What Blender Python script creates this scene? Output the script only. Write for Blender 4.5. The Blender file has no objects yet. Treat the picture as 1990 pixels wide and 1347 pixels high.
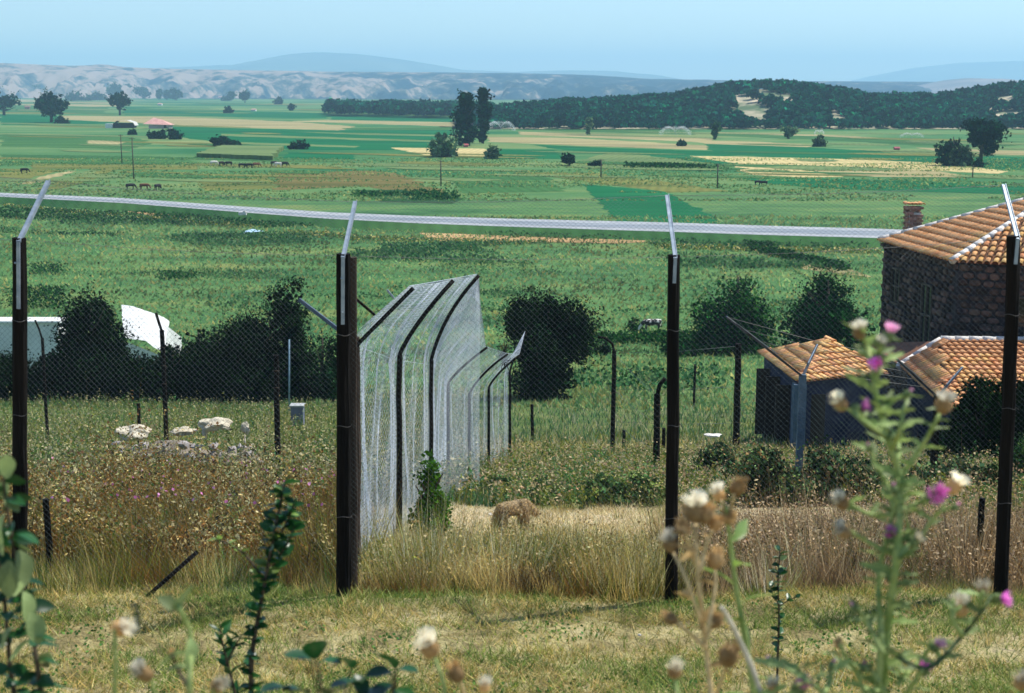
import bpy, math, random
import numpy as np
from mathutils import Vector, Matrix, noise

random.seed(7)
rng = np.random.default_rng(7)
R = math.radians
S = bpy.context.scene
C = S.collection

# ------------------------------------------------------------------ camera
CZ = 20.0                      # eye height above the plain
PITCH = R(10.2)
F = 2764.0
cam_d = bpy.data.cameras.new('camera')
cam = bpy.data.objects.new('camera', cam_d); C.objects.link(cam)
cam.location = (0, 0, CZ)
cam.rotation_euler = (R(90) - PITCH, 0, 0)
cam_d.lens = 50; cam_d.sensor_width = 36
cam_d.clip_start = .05; cam_d.clip_end = 60000
cam_d.dof.use_dof = True; cam_d.dof.focus_distance = 19; cam_d.dof.aperture_fstop = 4.8
S.camera = cam

# ------------------------------------------------------------------ sky and sun
SUN_EL, SUN_AZ = R(58), R(62)
w = bpy.data.worlds.new('World'); S.world = w; w.use_nodes = True
nt = w.node_tree; nt.nodes.clear()
sky = nt.nodes.new('ShaderNodeTexSky'); sky.sky_type = 'NISHITA'; sky.sun_disc = False
sky.sun_elevation = SUN_EL; sky.sun_rotation = SUN_AZ
sky.altitude = 300; sky.air_density = 1.0; sky.dust_density = 0.1; sky.ozone_density = 3.5
bg = nt.nodes.new('ShaderNodeBackground'); bg.inputs['Strength'].default_value = .13
wo = nt.nodes.new('ShaderNodeOutputWorld')
nt.links.new(sky.outputs[0], bg.inputs[0]); nt.links.new(bg.outputs[0], wo.inputs[0])
sd = bpy.data.lights.new('sun', 'SUN'); sd.energy = 5.0; sd.angle = R(.5); sd.color = (1, .95, .86)
sun = bpy.data.objects.new('sun', sd); C.objects.link(sun)
sdir = Vector((math.cos(SUN_EL) * math.sin(SUN_AZ), math.cos(SUN_EL) * math.cos(SUN_AZ), math.sin(SUN_EL)))
sun.rotation_euler = sdir.to_track_quat('Z', 'Y').to_euler()
sun.location = (30, 20, 80)
S.view_settings.view_transform = 'Standard'; S.view_settings.look = 'None'
S.view_settings.exposure = 0.34; S.view_settings.gamma = 1
S.render.engine = 'CYCLES'
S.cycles.max_bounces = 6; S.cycles.diffuse_bounces = 2; S.cycles.glossy_bounces = 2
S.cycles.transmission_bounces = 3; S.cycles.transparent_max_bounces = 8; S.cycles.volume_bounces = 1
S.cycles.sample_clamp_indirect = 4

# ------------------------------------------------------------------ rays and terrain
def ray(px, py):
    a = (px - 995) / F; b = (673.5 - py) / F
    return Vector((a, math.cos(PITCH) + b * math.sin(PITCH), b * math.cos(PITCH) - math.sin(PITCH)))
def at(px, py, Y):
    d = ray(px, py); s = Y / d.y
    return Vector((d.x * s, Y, CZ + d.z * s))
PY = [-40, -6, 0, 1.5, 3, 4.5, 6, 7.5, 9, 12, 14, 18, 24, 28, 34, 45, 61, 90, 120, 160, 260]
PZ = [-1.3, -1.5, -1.62, -1.75, -2.15, -2.7, -3.1, -3.26, -3.36, -4.05, -4.5, -5.35, -6.75, -7.7, -8.9, -11.0, -13.6, -16.8, -19.2, -20.0, -20.0]
def Hn(x, y):
    """terrain height, numpy arrays"""
    x = np.asarray(x, float); y = np.asarray(y, float)
    z = np.interp(y, PY, PZ) + CZ
    m = np.clip((170 - y) / 60, 0, 1) * np.clip(y / 12, 0, 1)
    z = z + m * (.05 * np.sin(x * 1.9 + y * .7) * np.sin(y * 1.3 - x * .4) + .12 * np.sin(x * .31 + 1.3) * np.sin(y * .23) * np.clip(y / 30, 0, 1))
    return z
def H(x, y): return float(Hn(x, y))
def G(px, py):
    """where the ray through a picture point meets the terrain"""
    d = ray(px, py)
    if d.z >= -1e-5: d.z = -1e-5
    f = lambda y: CZ + d.z / d.y * y - H(d.x / d.y * y, y)
    y0 = 1.0; y = 1.0
    while y < 30000:
        y1 = y * 1.02 + .02
        if f(y1) <= 0: break
        y = y1
    lo, hi = y, y1
    for _ in range(25):
        m = (lo + hi) / 2
        if f(m) > 0: lo = m
        else: hi = m
    return Vector((d.x / d.y * hi, hi, H(d.x / d.y * hi, hi)))
def depth(y, z): return y * math.cos(PITCH) + (CZ - z) * math.sin(PITCH)
def scat(n, y0, y1, px0, px1, p=1.0):
    y = y0 + (y1 - y0) * rng.random(n) ** p
    px = px0 + (px1 - px0) * rng.random(n)
    z = np.interp(y, PY, PZ) + CZ
    dd = y * math.cos(PITCH) + (CZ - z) * math.sin(PITCH)
    x = (px - 995) / F * dd
    return np.stack([x, y, Hn(x, y)], 1)

# ------------------------------------------------------------------ materials
def mat(name, c1, c2=None, scale=4.0, rough=.85, bump=0, bscale=None, metallic=0, detail=5, stretch=None, c3=None, spec=.3, world=False, contrast=(.35, .65)):
    m = bpy.data.materials.new(name); m.use_nodes = True
    n = m.node_tree.nodes; l = m.node_tree.links
    b = n['Principled BSDF']; b.inputs['Roughness'].default_value = rough; b.inputs['Metallic'].default_value = metallic
    b.inputs['Specular IOR Level'].default_value = spec
    if c2 is None and not bump:
        b.inputs['Base Color'].default_value = (*c1, 1); return m
    if world:
        g = n.new('ShaderNodeNewGeometry'); src = g.outputs['Position']
    else:
        g = n.new('ShaderNodeTexCoord'); src = g.outputs['Object']
    mp = n.new('ShaderNodeMapping'); l.new(src, mp.inputs[0])
    if stretch: mp.inputs['Scale'].default_value = stretch
    t = n.new('ShaderNodeTexNoise'); t.inputs['Scale'].default_value = scale; t.inputs['Detail'].default_value = detail
    t.inputs['Roughness'].default_value = .65
    l.new(mp.outputs[0], t.inputs['Vector'])
    r = n.new('ShaderNodeValToRGB'); l.new(t.outputs['Fac'], r.inputs[0])
    r.color_ramp.elements[0].position = contrast[0]; r.color_ramp.elements[1].position = contrast[1]
    r.color_ramp.elements[0].color = (*c1, 1); r.color_ramp.elements[1].color = (*(c2 or c1), 1)
    if c3:
        e = r.color_ramp.elements.new((contrast[0] + contrast[1]) / 2); e.color = (*c3, 1)
    l.new(r.outputs[0], b.inputs['Base Color'])
    if bump:
        t2 = n.new('ShaderNodeTexNoise'); t2.inputs['Scale'].default_value = bscale or scale * 3; t2.inputs['Detail'].default_value = 6
        l.new(mp.outputs[0], t2.inputs['Vector'])
        bp = n.new('ShaderNodeBump'); bp.inputs['Strength'].default_value = min(1, bump); bp.inputs['Distance'].default_value = .05 * max(1, bump)
        l.new(t2.outputs['Fac'], bp.inputs['Height']); l.new(bp.outputs[0], b.inputs['Normal'])
    return m

def veg_mat(name='vegetation', trans=.35, rough=.75, spec=.12):
    m = bpy.data.materials.new(name); m.use_nodes = True
    n = m.node_tree.nodes; l = m.node_tree.links
    b = n['Principled BSDF']; b.inputs['Roughness'].default_value = rough; b.inputs['Specular IOR Level'].default_value = spec
    a = n.new('ShaderNodeAttribute'); a.attribute_name = 'col'
    l.new(a.outputs['Color'], b.inputs['Base Color'])
    tr = n.new('ShaderNodeBsdfTranslucent'); l.new(a.outputs['Color'], tr.inputs[0])
    mx = n.new('ShaderNodeMixShader'); mx.inputs[0].default_value = trans
    l.new(b.outputs[0], mx.inputs[1]); l.new(tr.outputs[0], mx.inputs[2])
    l.new(mx.outputs[0], n['Material Output'].inputs[0])
    return m
def leaf_mat(name, c1, c2, trans=.3, rough=.35):
    m = mat(name, c1, c2, scale=25, rough=rough, spec=.5)
    n = m.node_tree.nodes; l = m.node_tree.links
    r = [x for x in n if x.type == 'VALTORGB'][0]
    oi = n.new('ShaderNodeObjectInfo'); hv = n.new('ShaderNodeHueSaturation')
    mr = n.new('ShaderNodeMapRange'); mr.inputs[3].default_value = .6; mr.inputs[4].default_value = 1.5
    l.new(oi.outputs['Random'], mr.inputs[0]); l.new(mr.outputs[0], hv.inputs['Value']); l.new(r.outputs[0], hv.inputs['Color'])
    b = n['Principled BSDF']; l.new(hv.outputs[0], b.inputs['Base Color'])
    tr = n.new('ShaderNodeBsdfTranslucent'); l.new(hv.outputs[0], tr.inputs[0])
    mx = n.new('ShaderNodeMixShader'); mx.inputs[0].default_value = trans
    l.new(b.outputs[0], mx.inputs[1]); l.new(tr.outputs[0], mx.inputs[2])
    l.new(mx.outputs[0], n['Material Output'].inputs[0])
    return m

VEG = veg_mat()
VEGM = veg_mat('meadow plants', trans=.5, rough=.95, spec=.02)
VEGD = veg_mat('dense foliage', trans=.10, rough=.9, spec=.03)

# ------------------------------------------------------------------ object helpers
def tag(o, label=None, cat=None, group=None, kind=None):
    if label: o['label'] = label
    if cat: o['category'] = cat
    if group: o['group'] = group
    if kind: o['kind'] = kind
    return o
def empty(name, loc, label, cat, group=None):
    o = bpy.data.objects.new(name, None); C.objects.link(o); o.location = loc; o.empty_display_size = .2
    return tag(o, label, cat, group)
def link(name, me, parent=None, M=None):
    """link mesh data whose coordinates are world coordinates (or M) under a parent empty"""
    o = bpy.data.objects.new(name, me); C.objects.link(o)
    if parent is not None:
        o.parent = parent
        pl = Vector(parent['wloc']) if 'wloc' in parent else parent.location.copy()
        if M is None: o.location = -pl
        else: o.matrix_local = Matrix.Translation(-pl) @ M
    elif M is not None: o.matrix_world = M
    return o
class MB:
    def __init__(s): s.v = []; s.f = []; s.sm = []
    def add(s, vs, fs, smooth=False):
        b = len(s.v); s.v += [tuple(v) for v in vs]; s.f += [tuple(i + b for i in f) for f in fs]; s.sm += [smooth] * len(fs)
    def box(s, c, d, rz=0, M=None):
        c = Vector(c); vs = []
        for i in (-1, 1):
            for j in (-1, 1):
                for k in (-1, 1):
                    v = Vector((i * d[0] / 2, j * d[1] / 2, k * d[2] / 2)); v.rotate(Matrix.Rotation(rz, 3, 'Z'))
                    vs.append(v + c)
        if M is not None: vs = [M @ v for v in vs]
        s.add(vs, [(0, 1, 3, 2), (4, 6, 7, 5), (0, 4, 5, 1), (2, 3, 7, 6), (0, 2, 6, 4), (1, 5, 7, 3)])
    def tube(s, pts, rad, n=6, cap=True, smooth=True, jit=0):
        pts = [Vector(p) for p in pts]
        if not isinstance(rad, (list, tuple)): rad = [rad] * len(pts)
        vs = []
        for i, p in enumerate(pts):
            t = (pts[min(i + 1, len(pts) - 1)] - pts[max(i - 1, 0)]).normalized()
            a = t.cross(Vector((.13, .97, .21)) if abs(t.y) < .9 else Vector((1, 0, 0))).normalized(); b = t.cross(a)
            for k in range(n):
                an = 2 * math.pi * k / n; r = rad[i] * (1 + (random.uniform(-jit, jit) if jit else 0))
                vs.append(p + (a * math.cos(an) + b * math.sin(an)) * r)
        fs = [(i * n + k, i * n + (k + 1) % n, (i + 1) * n + (k + 1) % n, (i + 1) * n + k) for i in range(len(pts) - 1) for k in range(n)]
        if cap: fs += [tuple(range(n))[::-1], tuple((len(pts) - 1) * n + k for k in range(n))]
        s.add(vs, fs, smooth)
    def beam(s, a, b, w, d):
        a = Vector(a); b = Vector(b); t = (b - a).normalized()
        u = t.cross(Vector((0, 1, 0))).normalized() if abs(t.y) < .95 else Vector((1, 0, 0)); v = t.cross(u)
        vs = [p + u * (i * w / 2) + v * (j * d / 2) for p in (a, b) for i, j in ((-1, -1), (1, -1), (1, 1), (-1, 1))]
        s.add(vs, [(0, 1, 5, 4), (1, 2, 6, 5), (2, 3, 7, 6), (3, 0, 4, 7), (3, 2, 1, 0), (4, 5, 6, 7)])
    def blob(s, c, r, seed=0, amp=.25, n=2, smooth=False):
        import bmesh
        bm = bmesh.new(); bmesh.ops.create_icosphere(bm, subdivisions=n, radius=1)
        vs = []
        for v in bm.verts:
            k = 1 + amp * noise.noise(v.co * 1.4 + Vector((seed * 3.1, seed, 0))) * 2
            vs.append(Vector((v.co.x * r[0] * k, v.co.y * r[1] * k, v.co.z * r[2] * k)) + Vector(c))
        fs = [tuple(v.index for v in f.verts) for f in bm.faces]; bm.free(); s.add(vs, fs, smooth)
    def mesh(s, name, m):
        me = bpy.data.meshes.new(name); me.from_pydata(s.v, [], s.f); me.polygons.foreach_set('use_smooth', s.sm)
        me.materials.append(m); me.update(); return me
    def build(s, name, m, parent=None): return link(name, s.mesh(name, m), parent)

def spal(P, cols, sc=1.0, jit=.16, var=.2, seed=0):
    c = deep(cols); n = len(P)
    f = np.array([noise.fractal(Vector((p[0] * sc + seed, p[1] * sc * .7, seed * 1.7)), 1, 2, 3) for p in P]) * .55 + .5 + rng.normal(size=n) * jit
    k = (np.clip(f, 0, .9999) * len(c)).astype(int)
    return np.clip(c[k] * (1 + rng.normal(size=(n, 1)) * var), .004, .9)
class VG:
    """collects many small leaf and blade faces with a colour each, linked as one mesh"""
    def __init__(s): s.q = []; s.qc = []; s.t = []; s.tc = []
    def quads(s, Q, col): s.q.append(Q); s.qc.append(col)
    def tris(s, T, col): s.t.append(T); s.tc.append(col)
    def leaves(s, P, size, col, asp=.55, up=0.0):
        n = len(P); size = np.broadcast_to(np.asarray(size, float), (n,))[:, None]
        a = rng.normal(size=(n, 3)); a[:, 2] += up; a /= np.linalg.norm(a, axis=1)[:, None]
        b = rng.normal(size=(n, 3)); b -= a * (a * b).sum(1)[:, None]; b /= np.linalg.norm(b, axis=1)[:, None]
        s.quads(np.stack([P - a * size * .5, P + b * size * asp * .5, P + a * size * .5, P - b * size * asp * .5], 1), col)
    def blades(s, P, h, wd, col, lean=.25, dirn=None):
        n = len(P); h = np.broadcast_to(h, (n,)); wd = np.broadcast_to(wd, (n,))
        an = rng.random(n) * 2 * np.pi
        side = np.stack([np.cos(an), np.sin(an), 0 * an], 1) * wd[:, None] * .5
        off = rng.normal(size=(n, 2)) * lean
        tip = P + np.stack([off[:, 0] * h, off[:, 1] * h, h], 1)
        s.tris(np.stack([P - side, P + side, tip], 1), col)
        return tip
    def build(s, name, m, parent=None):
        nq = sum(len(q) for q in s.q); ntr = sum(len(t) for t in s.t)
        co = []; cl = []
        if nq: co.append(np.concatenate(s.q).reshape(-1, 3)); cl.append(np.repeat(np.concatenate(s.qc), 4, 0))
        if ntr: co.append(np.concatenate(s.t).reshape(-1, 3)); cl.append(np.repeat(np.concatenate(s.tc), 3, 0))
        co = np.concatenate(co).astype(np.float32); cl = np.concatenate(cl)
        if parent is not None: co = co - np.array(parent['wloc'] if 'wloc' in parent else parent.location, dtype=np.float32)
        nv = len(co); me = bpy.data.meshes.new(name)
        me.vertices.add(nv); me.vertices.foreach_set('co', co.ravel())
        me.loops.add(nv); me.loops.foreach_set('vertex_index', np.arange(nv, dtype=np.int32))
        me.polygons.add(nq + ntr)
        st = np.concatenate([np.arange(nq) * 4, nq * 4 + np.arange(ntr) * 3]).astype(np.int32)
        me.polygons.foreach_set('loop_start', st)
        at_ = me.color_attributes.new('col', 'FLOAT_COLOR', 'POINT')
        at_.data.foreach_set('color', np.concatenate([cl, np.ones((nv, 1))], 1).astype(np.float32).ravel())
        me.materials.append(m); me.update(calc_edges=True)
        o = bpy.data.objects.new(name, me); C.objects.link(o)
        if parent is not None: o.parent = parent
        return o
def deep(c):
    c = np.array(c, float); one = c.ndim == 1; c = np.atleast_2d(c).copy()
    lum = (c @ np.array([.25, .6, .15]))[:, None]; gr = (c[:, 1] > c[:, 0] * 1.08)[:, None]
    g = np.clip(lum + (c - lum) * 1.22, .002, .9) * np.array([[.98, .80, .62]])
    d = np.clip(lum + (c - lum) * 1.15, .002, .9) * np.where(lum > .3, 1.06, .85)
    c = np.where(gr, g, d); return c[0] if one else c
def pal(n, cols, wts=None, var=.25):
    c = deep(cols); k = rng.choice(len(c), n, p=None if wts is None else np.array(wts) / sum(wts))
    return np.clip(c[k] * (1 + rng.normal(size=(n, 1)) * var), .004, .9)

# palettes (base colours)
STRAW = [(.70, .56, .27), (.58, .43, .18), (.80, .68, .40), (.44, .33, .13)]
RUST = [(.26, .14, .05), (.36, .20, .07), (.18, .12, .05)]
OLIVE = [(.19, .25, .08), (.27, .31, .11), (.13, .20, .07)]
GREEN = [(.06, .18, .06), (.10, .25, .09), (.04, .13, .05)]
TEAL = [(.09, .23, .13), (.15, .30, .18), (.06, .17, .10)]
DARK = [(.012, .035, .018), (.02, .05, .022), (.03, .07, .03)]

# ------------------------------------------------------------------ GROUND
def ground():
    ys = np.concatenate([np.linspace(-40, -2, 14), np.linspace(-1, 60, 245), 60 + np.geomspace(.4, 16400, 190)])
    t = np.linspace(-1, 1, 220)
    Y, T = np.meshgrid(ys, t, indexing='ij')
    X = T * np.maximum(30, np.abs(Y) * .8 + 22)
    Z = Hn(X, Y)
    near = (Y < 60) & (Y > 0)
    Z = Z + np.where(near, .018 * np.sin(X * 7.3 + np.sin(Y * 5)) * np.sin(Y * 6.1 + X), 0)
    v = np.stack([X, Y, Z], 2).reshape(-1, 3); ny, nx = X.shape
    i = np.arange(ny * nx).reshape(ny, nx)
    f = np.stack([i[:-1, :-1], i[:-1, 1:], i[1:, 1:], i[1:, :-1]], 2).reshape(-1, 4)
    me = bpy.data.meshes.new('ground')
    me.vertices.add(len(v)); me.vertices.foreach_set('co', v.astype(np.float32).ravel())
    me.loops.add(f.size); me.loops.foreach_set('vertex_index', f.astype(np.int32).ravel())
    me.polygons.add(len(f)); me.polygons.foreach_set('loop_start', (np.arange(len(f)) * 4).astype(np.int32))
    me.update(calc_edges=True); me.polygons.foreach_set('use_smooth', [True] * len(f))
    m = bpy.data.materials.new('ground'); m.use_nodes = True
    n = m.node_tree.nodes; l = m.node_tree.links; b = n['Principled BSDF']
    b.inputs['Roughness'].default_value = .95; b.inputs['Specular IOR Level'].default_value = .1
    g = n.new('ShaderNodeNewGeometry')
    def nz(scale, stretch=(1, 1, 1), det=6, rgh=.6):
        mp = n.new('ShaderNodeMapping'); l.new(g.outputs['Position'], mp.inputs[0]); mp.inputs['Scale'].default_value = stretch
        t = n.new('ShaderNodeTexNoise'); t.inputs['Scale'].default_value = scale; t.inputs['Detail'].default_value = det; t.inputs['Roughness'].default_value = rgh
        l.new(mp.outputs[0], t.inputs['Vector']); return t.outputs['Fac']
    def ramp(src, stops):
        r = n.new('ShaderNodeValToRGB'); l.new(src, r.inputs[0]); e = r.color_ramp.elements
        e[0].position, e[1].position = stops[0][0], stops[-1][0]; e[0].color = (*deep(stops[0][1]), 1); e[1].color = (*deep(stops[-1][1]), 1)
        for p, c in stops[1:-1]: k = e.new(p); k.color = (*deep(c), 1)
        return r.outputs[0]
    def mix(f, a, c):
        x = n.new('ShaderNodeMix'); x.data_type = 'RGBA'; l.new(f, x.inputs[0]); l.new(a, x.inputs[6]); l.new(c, x.inputs[7]); return x.outputs[2]
    sp = n.new('ShaderNodeSeparateXYZ'); l.new(g.outputs['Position'], sp.inputs[0])
    def yr(a, c):
        r = n.new('ShaderNodeMapRange'); r.inputs[1].default_value = a; r.inputs[2].default_value = c; l.new(sp.outputs['Y'], r.inputs[0]); return r.outputs[0]
    near = ramp(nz(2.2, det=9, rgh=.75), [(.3, (.14, .14, .07)), (.43, (.30, .25, .13)), (.54, (.42, .37, .20)), (.7, (.54, .45, .32))])
    midc = ramp(nz(.35, det=9, rgh=.7), [(.32, (.05, .10, .04)), (.5, (.14, .20, .09)), (.62, (.28, .26, .12)), (.75, (.42, .34, .18))])
    mead = ramp(nz(.05, (.7, 1.5, 1), 14, .74), [(.32, (.025, .09, .045)), (.44, (.07, .18, .09)), (.54, (.12, .25, .12)), (.66, (.24, .31, .15))])
    farc = ramp(nz(.012, (.35, 1, 1), 10, .66), [(.32, (.02, .12, .065)), (.43, (.06, .18, .09)), (.53, (.13, .25, .13)), (.62, (.20, .28, .15)), (.72, (.38, .35, .19))])
    c = mix(yr(10.5, 22), near, midc); c = mix(yr(45, 75), c, mead); c = mix(yr(230, 330), c, farc)
    # ground darkened for the shaded gaps under the weeds behind the fence
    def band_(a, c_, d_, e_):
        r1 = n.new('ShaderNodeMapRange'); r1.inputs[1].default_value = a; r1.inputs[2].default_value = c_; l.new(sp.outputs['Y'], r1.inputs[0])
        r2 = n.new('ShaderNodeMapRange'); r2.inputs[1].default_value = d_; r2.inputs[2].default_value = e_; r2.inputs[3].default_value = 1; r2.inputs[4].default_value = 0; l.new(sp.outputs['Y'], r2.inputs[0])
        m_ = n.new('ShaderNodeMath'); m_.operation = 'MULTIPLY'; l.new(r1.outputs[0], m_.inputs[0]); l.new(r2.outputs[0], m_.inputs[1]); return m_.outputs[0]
    weed_shade = ramp(nz(3.0, det=6), [(.35, (.015, .012, .008)), (.6, (.06, .045, .025)), (.75, (.14, .11, .06))])
    c = mix(band_(9.35, 9.8, 11.2, 12.2), c, weed_shade)
    strw = ramp(nz(2.5, det=8, rgh=.75), [(.3, (.36, .27, .15)), (.45, (.62, .50, .32)), (.6, (.76, .64, .46)), (.75, (.62, .48, .36))])
    xr = n.new('ShaderNodeMapRange'); xr.inputs[1].default_value = -1.2; xr.inputs[2].default_value = -.8; l.new(sp.outputs['X'], xr.inputs[0])
    mx_ = n.new('ShaderNodeMath'); mx_.operation = 'MULTIPLY'; l.new(xr.outputs[0], mx_.inputs[0]); l.new(band_(12.0, 12.8, 16.5, 19), mx_.inputs[1]); c = mix(mx_.outputs[0], c, strw)
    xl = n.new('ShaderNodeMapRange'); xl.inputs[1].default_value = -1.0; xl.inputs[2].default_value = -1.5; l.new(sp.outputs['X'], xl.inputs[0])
    ml = n.new('ShaderNodeMath'); ml.operation = 'MULTIPLY'; l.new(xl.outputs[0], ml.inputs[0]); l.new(band_(10, 12, 20, 24), ml.inputs[1]); c = mix(ml.outputs[0], c, weed_shade)  # same painted shade under the left weed thicket
    l.new(c, b.inputs['Base Color'])
    bp = n.new('ShaderNodeBump'); bp.inputs['Distance'].default_value = .06; bp.inputs['Strength'].default_value = .9
    l.new(nz(9, det=8, rgh=.7), bp.inputs['Height'])
    bp2 = n.new('ShaderNodeBump'); bp2.inputs['Distance'].default_value = 1.2; bp2.inputs['Strength'].default_value = .5
    l.new(nz(.22, det=8, rgh=.75), bp2.inputs['Height']); l.new(bp.outputs[0], bp2.inputs['Normal'])
    l.new(bp2.outputs[0], b.inputs['Normal'])
    me.materials.append(m)
    o = bpy.data.objects.new('ground', me); C.objects.link(o); o['kind'] = 'structure'
ground()

# fields: thin sheets on the plain, outline given by picture points
FM = {}
def fmat(k):
    if k in FM: return FM[k]
    D = {'em': ((.012, .115, .06), (.03, .17, .085)), 'gr': ((.045, .15, .07), (.09, .20, .09)), 'pale': ((.12, .22, .12), (.20, .29, .16)),
         'tan': ((.27, .25, .13), (.42, .36, .20)), 'gold': ((.40, .34, .17), (.58, .48, .26)), 'brown': ((.11, .13, .05), (.24, .19, .09)),
         'dark': ((.015, .06, .03), (.04, .11, .05)), 'earth': ((.42, .27, .14), (.60, .42, .24)), 'olive': ((.10, .16, .07), (.22, .25, .11))}
    a, b = tuple(deep(D[k][0]) * .92), tuple(deep(D[k][1]) * .92)
    mid = tuple((x + y) / 2 for x, y in zip(a, b)); base = (.055, .15, .065)
    a = tuple(.8 * x + .2 * y for x, y in zip(a, base)); b = tuple(.85 * x + .15 * y for x, y in zip(b, base))
    FM[k] = M_ = mat('field ' + k, tuple(c * .8 for c in a), tuple(c * 1.15 for c in b), c3=mid, scale=.035, world=True, stretch=(.3, 2.2, 1), detail=13, bump=.6, bscale=.5, rough=.95, spec=.05, contrast=(.32, .68))
    if k in ('pale', 'tan', 'brown', 'olive', 'gold', 'gr'):     # crop rows
        n = M_.node_tree.nodes; l = M_.node_tree.links; mpn = n.new('ShaderNodeMapping'); g_ = n.new('ShaderNodeNewGeometry'); l.new(g_.outputs['Position'], mpn.inputs[0]); mpn.inputs['Rotation'].default_value[2] = R({'pale': 12, 'tan': -20, 'brown': 35, 'olive': 8, 'gold': 5, 'gr': -9}[k])
        wv = n.new('ShaderNodeTexWave'); wv.bands_direction = 'X'; wv.inputs['Scale'].default_value = .14; wv.inputs['Distortion'].default_value = 2.5; wv.inputs['Detail'].default_value = 4; wv.inputs['Detail Scale'].default_value = .6; l.new(mpn.outputs[0], wv.inputs['Vector'])
        mr = n.new('ShaderNodeMapRange'); mr.inputs[3].default_value = .86; mr.inputs[4].default_value = 1.06; l.new(wv.outputs['Fac'], mr.inputs[0])
        mm = n.new('ShaderNodeMix'); mm.data_type = 'RGBA'; mm.blend_type = 'MULTIPLY'; mm.inputs[0].default_value = 1
        rmp = [x for x in n if x.type == 'VALTORGB'][0]; l.new(rmp.outputs[0], mm.inputs[6]); l.new(mr.outputs[0], mm.inputs[7]); l.new(mm.outputs[2], n['Principled BSDF'].inputs['Base Color'])
    return FM[k]
layer = [0]
def subdiv_edge(pts, k=14, amp=.08):
    out = []
    for i, p in enumerate(pts):
        q = pts[(i + 1) % len(pts)]
        L = (q - p).length
        for j in range(k):
            t = j / k; r = p.lerp(q, t)
            if j: r = r + Vector((random.uniform(-1, 1), random.uniform(-1, 1) , 0)) * min(L * .02, 2.6)
            out.append(r)
    return out
def field(poly, k, h=None):
    layer[0] += 1
    z = .015 + .0006 * layer[0]
    pts = subdiv_edge([G(*p) for p in poly])
    if h:
        vs = [(p.x, p.y, .0) for p in pts] + [(p.x, p.y, h) for p in pts]; n = len(pts)
        fs = [tuple(range(n, 2 * n))] + [(i, (i + 1) % n, n + (i + 1) % n, n + i) for i in range(n)]
    else:
        vs = [(p.x, p.y, max(z, H(p.x, p.y) + z if p.y < 165 else z)) for p in pts]; fs = [tuple(range(len(pts)))]
    b = MB(); b.add(vs, fs); o = b.build('field', fmat(k)); o['kind'] = 'structure'
    return o
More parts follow.
